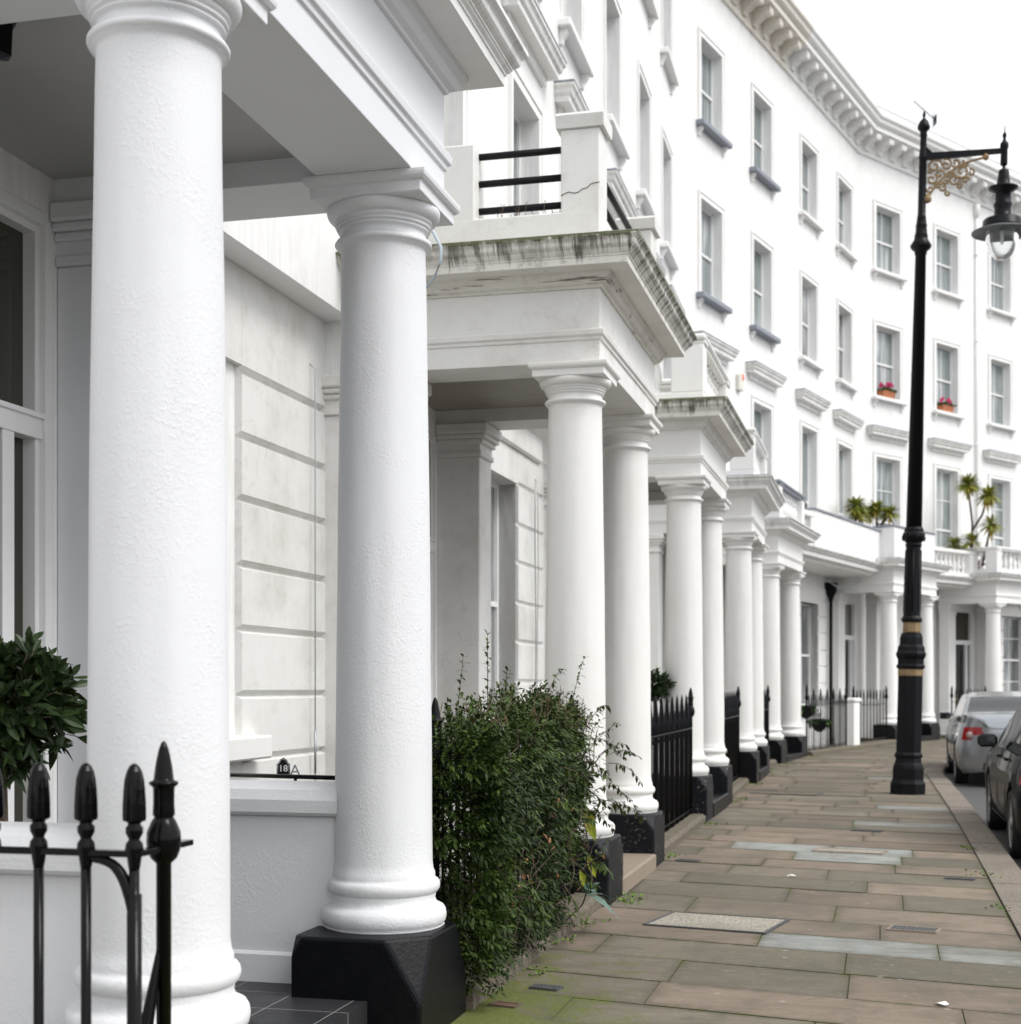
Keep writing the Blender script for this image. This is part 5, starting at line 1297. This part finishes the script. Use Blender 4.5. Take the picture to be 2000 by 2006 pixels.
# ------------------------------------------------------------------ covers in the pavement
def cover(L, d, w, h, label, frame_mat, fill_mat, cat='manhole cover', grid=False, ang=0):
    x, y = smooth(L, d); F = frame(x, y, a1 + R(11 + ang), gz(y) + .004); t = thing('access_cover', label, cat, F, 'covers set in the pavement')
    mb = MB(); e = .022 if w > .4 else .015
    mb.box(-w / 2, w / 2, -h / 2, -h / 2 + e, -.01, .006); mb.box(-w / 2, w / 2, h / 2 - e, h / 2, -.01, .006); mb.box(-w / 2, -w / 2 + e, -h / 2 + e, h / 2 - e, -.01, .006); mb.box(w / 2 - e, w / 2, -h / 2 + e, h / 2 - e, -.01, .006)
    obj('cover_frame', mb, frame_mat, t, F)
    mb = MB(); mb.box(-w / 2 + e, w / 2 - e, -h / 2 + e, h / 2 - e, -.01, .003)
    if grid:
        n = int(w / .03)
        for i in range(n): xx = -w / 2 + e + (w - 2 * e) * (i + .5) / n; mb.box(xx - .006, xx + .006, -h / 2 + e, h / 2 - e, .003, .007)
    obj('cover_plate', mb, fill_mat, t, F)
def ray(px, py):
    Y = 8.0
    for _ in range(20): Y = (CAMZ - gz(Y)) * 2900 / (py - 1345)
    X = (px - 1000) / 2900 * Y; v = (X - VA[0], Y - VA[1]); return v[0] * math.sin(a1) + v[1] * math.cos(a1), v[0] * math.cos(a1) - v[1] * math.sin(a1)
def cov(px, py, *a, **k): L, d = ray(px, py); cover(L, d, *a, **k)
cov(1405, 1808, .78, .58, 'large framed access cover filled with pale pebbly concrete', M['castiron'], M['concrete'])
cov(1790, 1822, .3, .17, 'small dark iron cover set in the pale grey slab near the kerb', M['stone'], M['castiron'], grid=True)
cov(1070, 1936, .15, .09, 'tiny iron grating among the moss near the coping', M['castiron'], M['castiron'], 'grating', grid=True)
cov(990, 1970, .14, .09, 'tiny rust brown cover in the moss at the bottom of the picture', M['bark'], plain('rusty_iron', (.12, .06, .035), .9, 0, 1, 80), 'cover')
cov(1700, 1628, .3, .15, 'narrow dark cover in the far band of pale slabs', M['castiron'], M['castiron'], grid=True)
cov(1665, 1668, .62, .3, 'pale rectangular cover of worn concrete in the middle of the pavement', M['stone'], M['concrete'])
cov(1348, 1687, .2, .1, 'small worn iron cover beside the flaking black plinth', M['castiron'], M['castiron'], 'cover')
cov(1880, 1722, .22, .1, 'small iron cover near the kerb edge', M['castiron'], M['castiron'], grid=True)
cov(1550, 1555, .9, .45, 'brown pebbled cover in the far pavement near the fourth porch', M['castiron'], M['gravel'])

for i, (px, py, lab) in enumerate(((1550, 1718, 'small white paper scrap lying mid pavement beyond the pebbly access cover'), (1845, 1970, 'tiny white scrap on the flags at the bottom right corner'))):
    L, d = ray(px, py); x, y = smooth(L, d); F = frame(x, y, a1 + i, gz(y) + .008); mb = MB()
    mb.add([(-.03, -.02, 0), (0, -.025, .008), (.035, -.01, .002), (.03, .02, .004), (0, .02, .012), (-.035, .015, .001)], [(0, 1, 4, 5), (1, 2, 3, 4)]); o = obj('paper_scrap', mb, M['joinery'], None, F); tag(o, lab, 'litter')
# ------------------------------------------------------------------ cars
def car(label, F, paint, prm, dark=False):
    t = thing('parked_car', label, 'car', F, 'cars parked along the kerb')
    Lc, Wd, H = prm['L'], prm['W'] / 2, prm['H']; deck = prm['deck']; wr = .33
    ax = (prm['rear'], prm['rear'] + prm['wb'])
    def top(x):
        K = prm['top']
        for i in range(len(K) - 1):
            if K[i][0] <= x <= K[i + 1][0]:
                u = (x - K[i][0]) / (K[i + 1][0] - K[i][0]); u = u * u * (3 - 2 * u) * .5 + u * .5; return K[i][1] + (K[i + 1][1] - K[i][1]) * u
        return K[-1][1]
    def belt(x): return prm['belt'] + .015 * math.sin(x) - .06 * max(0, (x - 3.0) / 1.7)
    def width(x):
        e = min(x, Lc - x); k = 1.0
        if e < .45: k = 1 - .42 * (1 - (e / .45)) ** 3.2
        return Wd * k
    xs = [0, .006, .02, .045, .08, .13, .2, .28, .37]; x = .45
    while x < Lc - .4: xs.append(x); x += .06
    xs += [Lc - q for q in (.37, .28, .2, .13, .08, .045, .02, .006, 0)]
    secs = []
    for x in xs:
        w = width(x); zt = top(x); zb = min(belt(x), zt - .012); e = min(x, Lc - x); lift = .12 * max(0, 1 - e / .3) ** 1.5
        zl = .2 + lift * .4; arch = 0
        for a in ax:
            dd = abs(x - a)
            if dd < wr + .05: arch = max(arch, math.sqrt((wr + .05) ** 2 - dd ** 2) + .315)
        if arch: zl = max(zl, arch)
        inn = .1 * (zt - zb) / .4
        cabin = zt - zb
        yr = w * .93 - .55 * min(cabin, .5) * .62
        pts = [(w * .9, zl), (w * .985, max(zl, .3) + .02 if zl < .62 else zl + .01), (w, max(.5, zl + .015)), (w * 1.0, max(.6, zl + .02)), (w * .995, .72), (w * .975, .8), (w * .965, .845), (w * .945, (zb + .86) / 2), (w * .93, zb),
               (w * .93 + (yr - w * .93) * .5, zb + (zt - zb) * .47), (yr + .02, zb + (zt - zb) * .88), (yr - .05, zt - min(.012, cabin * .1)), (yr * .6, zt), (0, zt + .008)]
        secs.append(pts)
    n = len(secs[0]); V = []; 
    for si, pts in enumerate(secs):
        for sg_ in (1, -1):
            for (y, z) in pts: V.append((xs[si], y * sg_, z))
    def idx(s_, sd, j): return s_ * 2 * n + sd * n + j
    body, side, scr, lamps, wl = [], [], [], [], []
    for s_ in range(len(secs) - 1):
        xm = (xs[s_] + xs[s_ + 1]) / 2; zt = top(xm); cab = zt - belt(xm); slope = abs(top(xs[s_ + 1]) - top(xs[s_])) / max(1e-4, xs[s_ + 1] - xs[s_])
        for sd in (0, 1):
            for j in range(n - 1):
                f = (idx(s_, sd, j), idx(s_ + 1, sd, j), idx(s_ + 1, sd, j + 1), idx(s_, sd, j + 1)); zm = sum(V[i][2] for i in f) / 4
                g_ = body
                if 8 <= j <= 9 and cab > .13 and min(abs(xm - c) for c in prm['pillars']) > .045: g_ = side
                elif j >= 11 and cab > .05 and slope > .28 and 0.2 < xm: g_ = scr
                elif xm < prm['lampx'] and 4 <= j <= 6 and abs(V[f[0]][1]) > Wd * (.72 if j == 4 else .58): g_ = lamps
                g_.append(f)
    ym = Wd * .55
    def part(name, fl, mat, parent, off=0, sm=True):
        used = sorted({i for f in fl for i in f}); mp = {u: k for k, u in enumerate(used)}; mb = MB()
        mb.v = [(V[u][0] - off, V[u][1] * (1 + off), V[u][2] + off * .3) for u in used]; mb.f = [tuple(mp[i] for i in f) for f in fl]; mb.sm = [sm] * len(fl); mb.mi = [0] * len(fl)
        return obj(name, mb, mat, parent, F)
    for end in (0, len(secs) - 1):
        loop = [idx(end, 0, j) for j in range(n)] + [idx(end, 1, j) for j in reversed(range(n - 1))]
        body.append(tuple(loop))
    body += lamps
    bd = part('body', body, paint, t)
    # bevel hard edges lightly through auto-smooth style splitting
    gs = {}
    for f in side:
        xm = sum(V[i][0] for i in f) / 4; gs.setdefault((V[f[0]][1] > 0, sum(xm > c for c in prm['pillars'])), []).append(f)
    for q in gs.values(): part('side_window', q, M['carglass'], t)
    for q in (0, 1): part('screen', [f for f in scr if (sum(V[i][0] for i in f) / 4 > Lc / 2) == bool(q)], M['carglass'], t)
    mb = MB(); mb.tube([(.0, -Wd * .45, .9), (-.012, 0, .9), (.0, Wd * .45, .9)], .004, 5); obj('boot_gap', mb, M['trimblack'], t, F)
    mb = MB(); mb.cbox(-.02, .02, -.26, .26, .56, .67, .006); obj('number_plate', mb, M['alarm'], t, F)
    for sd in (0, 1):
        fl = [f for f in lamps if (V[f[0]][1] > 0) == (sd == 0)]
        lt = part('tail_light', fl, M['redlamp'], t, .004)
        s1 = 1 if sd == 0 else -1
        for (yy, r_) in prm['rounds']:
            mb = MB(); mb.lathe([(.001, .018), (r_ * .7, .014), (r_, 0), (r_, -.03)], 0, 0, 20)
            obj('reversing_lens', mb, M['whitelamp'], lt, F @ Matrix.Translation((prm.get('lensx', .03), s1 * yy, .80)) @ Matrix.Rotation(R(-90), 4, 'Y') @ Matrix.Rotation(R(s1 * 28), 4, 'X'))
    # lower trim, bumper, boot line, plate
    mb = MB(); mb.cbox(-.005, .12, -Wd * .6, Wd * .6, .27, .4, .02); obj('bumper_insert', mb, M['trimblack'], t, F)
    mb = MB(); mb.box(.2, Lc - .2, -Wd * .8, Wd * .8, .22, .5); obj('underbody', mb, M['trimblack'], t, F)
    mb = MB()
    for x in prm['pillars'][1:-1] + prm.get('cuts', []):
        w = width(x); mb.tube([(x + .02, w * 1.0 + .0005, .34), (x, w + .0005, .6), (x, w * .975 + .001, .8), (x, w * .935, belt(x))], .0035, 5)
    mb.tube([(prm['rear'] + .45, Wd * 1.0, .3), (prm['rear'] + 2.2, Wd, .29)], .004, 5); obj('door_gap', mb, M['trimblack'], t, F)
    mb = MB()
    for x in prm['pillars'][1:-1]: mb.cbox(x + .1, x + .27, Wd * .955, Wd * .995, belt(x) - .1, belt(x) - .07, .008)
    obj('door_handle', mb, paint, t, F)
    for sd in (1, -1):
        xm = prm['mirror']; mb = MB()
        P = [(xm - .03, .0), (xm - .05, .12), (xm + .07, .16), (xm + .13, .05)]
        mb.cbox(xm - .05, xm + .08, min(sd * (Wd * .97), sd * (Wd * .97 + .2)), max(sd * (Wd * .97), sd * (Wd * .97 + .2)), belt(xm) - .0, belt(xm) + .135, .035)
        mm = obj('wing_mirror', mb, paint, t, F, .02); mb = MB(); mb.box(xm - .056, xm - .051, min(sd * (Wd + .0), sd * (Wd + .15)), max(sd * (Wd), sd * (Wd + .15)), belt(xm) + .02, belt(xm) + .115); obj('mirror_glass', mb, M['carglass'], mm, F)
    w0 = None
    for a in ax:
        for sd in (1, -1):
            mw = F @ Matrix.Translation((a, sd * (Wd - .1), .315)) @ Matrix.Rotation(R(90) * -sd, 4, 'X')
            mb = MB(); mb.lathe([(.2, -.1), (.29, -.105), (.315, -.08), (.318, 0), (.315, .08), (.295, .1), (.235, .098), (.225, .09), (.2, .06)], 0, 0, 36); w = obj('wheel', mb, M['tyre'], t, mw)
            mb = MB(); mb.lathe([(.235, .085), (.23, .093), (.215, .093), (.205, .06), (.2, .03)], 0, 0, 36)
            for q in range(7):
                an = 6.283 * q / 7; mb.add([(math.cos(an - .12) * .05, math.sin(an - .12) * .05, .085), (math.cos(an - .07) * .21, math.sin(an - .07) * .21, .075), (math.cos(an + .07) * .21, math.sin(an + .07) * .21, .075), (math.cos(an + .12) * .05, math.sin(an + .12) * .05, .085),
                        (math.cos(an - .12) * .05, math.sin(an - .12) * .05, .05), (math.cos(an - .07) * .21, math.sin(an - .07) * .21, .05), (math.cos(an + .07) * .21, math.sin(an + .07) * .21, .05), (math.cos(an + .12) * .05, math.sin(an + .12) * .05, .05)], [(0, 1, 2, 3), (0, 4, 5, 1), (3, 2, 6, 7), (1, 5, 6, 2)])
            mb.lathe([(.06, .04), (.06, .09), (.03, .1)], 0, 0, 16); obj('rim', mb, M['rim'], w, mw)
    return t
# car frame: x forward along the kerb, y to the left (kerb side)
def carframe(L, d, zoff=-.12, turn=0):
    x, y = smooth(L, d); x2, y2 = smooth(L + 2.5, d); return Matrix.Translation((x, y, gz(y) + zoff)) @ Matrix.Rotation(math.atan2(y2 - y, x2 - x) + R(turn), 4, 'Z')
sal = dict(L=4.75, W=1.82, H=1.47, deck=1.05, rear=1.0, wb=2.7, belt=.98, top=[(0, .93), (.05, 1.06), (.2, 1.12), (.5, 1.13), (1.15, 1.39), (1.7, 1.46), (2.6, 1.45), (3.45, 1.05), (4.4, .9), (4.75, .7)], pillars=[.62, 1.55, 2.35, 3.3], lampx=.2, rounds=[(.72, .055), (.6, .04)], mirror=2.95, lensx=.07)
car('silver saloon car seen from behind, parked beyond the black car', carframe(19.4, KD + .42 + .91), M['silver'], sal)
blk = dict(L=4.6, W=1.84, H=1.42, deck=1.05, rear=.95, wb=2.75, belt=.95, top=[(0, .9), (.05, 1.0), (.2, 1.06), (.4, 1.08), (1.2, 1.34), (1.9, 1.42), (2.5, 1.4), (3.3, 1.0), (4.25, .86), (4.6, .65)], pillars=[.5, 1.5, 2.45, 3.15], lampx=.28, rounds=[], mirror=2.78)
car('glossy black car cut off by the right edge, nearest of the parked cars', carframe(9.35, KD + .36 + .92), M['carblack'], blk)

# ------------------------------------------------------------------ light, sky, camera
w = bpy.data.worlds.new('World'); scene.world = w; w.use_nodes = True; nt = w.node_tree; nt.nodes.clear(); g = G(nt)
EL, AZ = 52, 118    # sun high over the street, to the right and a little behind
sky = g.n('ShaderNodeTexSky', sky_type='NISHITA'); sky.sun_disc = False; sky.sun_elevation = R(EL); sky.sun_rotation = R(AZ)
sky.air_density = 1.0; sky.dust_density = 6.0; sky.ozone_density = 1.0
hs = g.n('ShaderNodeHueSaturation'); hs.inputs['Saturation'].default_value = .12; g.l(sky.outputs[0], hs.inputs['Color'])
# overcast: cloud layer evens the dome out
mixc = g.mix(.72, hs.outputs[0], (7.3, 7.45, 7.7, 1))
bg = g.n('ShaderNodeBackground'); bg.inputs[1].default_value = .15; g.l(mixc, bg.inputs[0])
out = g.n('ShaderNodeOutputWorld'); g.l(bg.outputs[0], out.inputs[0])
sd = bpy.data.lights.new('sun', 'SUN'); sd.energy = 1.3; sd.angle = R(25); sd.color = (1, .97, .93)
so = bpy.data.objects.new('sun', sd); col.objects.link(so)
dirv = Vector((math.sin(R(AZ)) * math.cos(R(EL)), math.cos(R(AZ)) * math.cos(R(EL)), math.sin(R(EL))))
so.rotation_euler = dirv.to_track_quat('Z', 'Y').to_euler(); so.location = dirv * 50

cam = bpy.data.cameras.new('camera'); co = bpy.data.objects.new('camera', cam); col.objects.link(co)
co.location = (0, 0, CAMZ); co.rotation_euler = (R(90), 0, 0)
cam.sensor_fit = 'HORIZONTAL'; cam.sensor_width = 36; cam.lens = 36 * 2900 / 2000; cam.shift_y = (1345 - 1003) / 2000; cam.clip_end = 2000; cam.clip_start = .05
cam.dof.use_dof = True; cam.dof.focus_distance = 6.8; cam.dof.aperture_fstop = 3.8
scene.camera = co
vs_ = scene.view_settings; vs_.view_transform = 'Standard'; vs_.look = 'None'; vs_.exposure = 0.46; vs_.gamma = 1
scene.render.engine = 'CYCLES'
scene.cycles.max_bounces = 8; scene.cycles.diffuse_bounces = 4
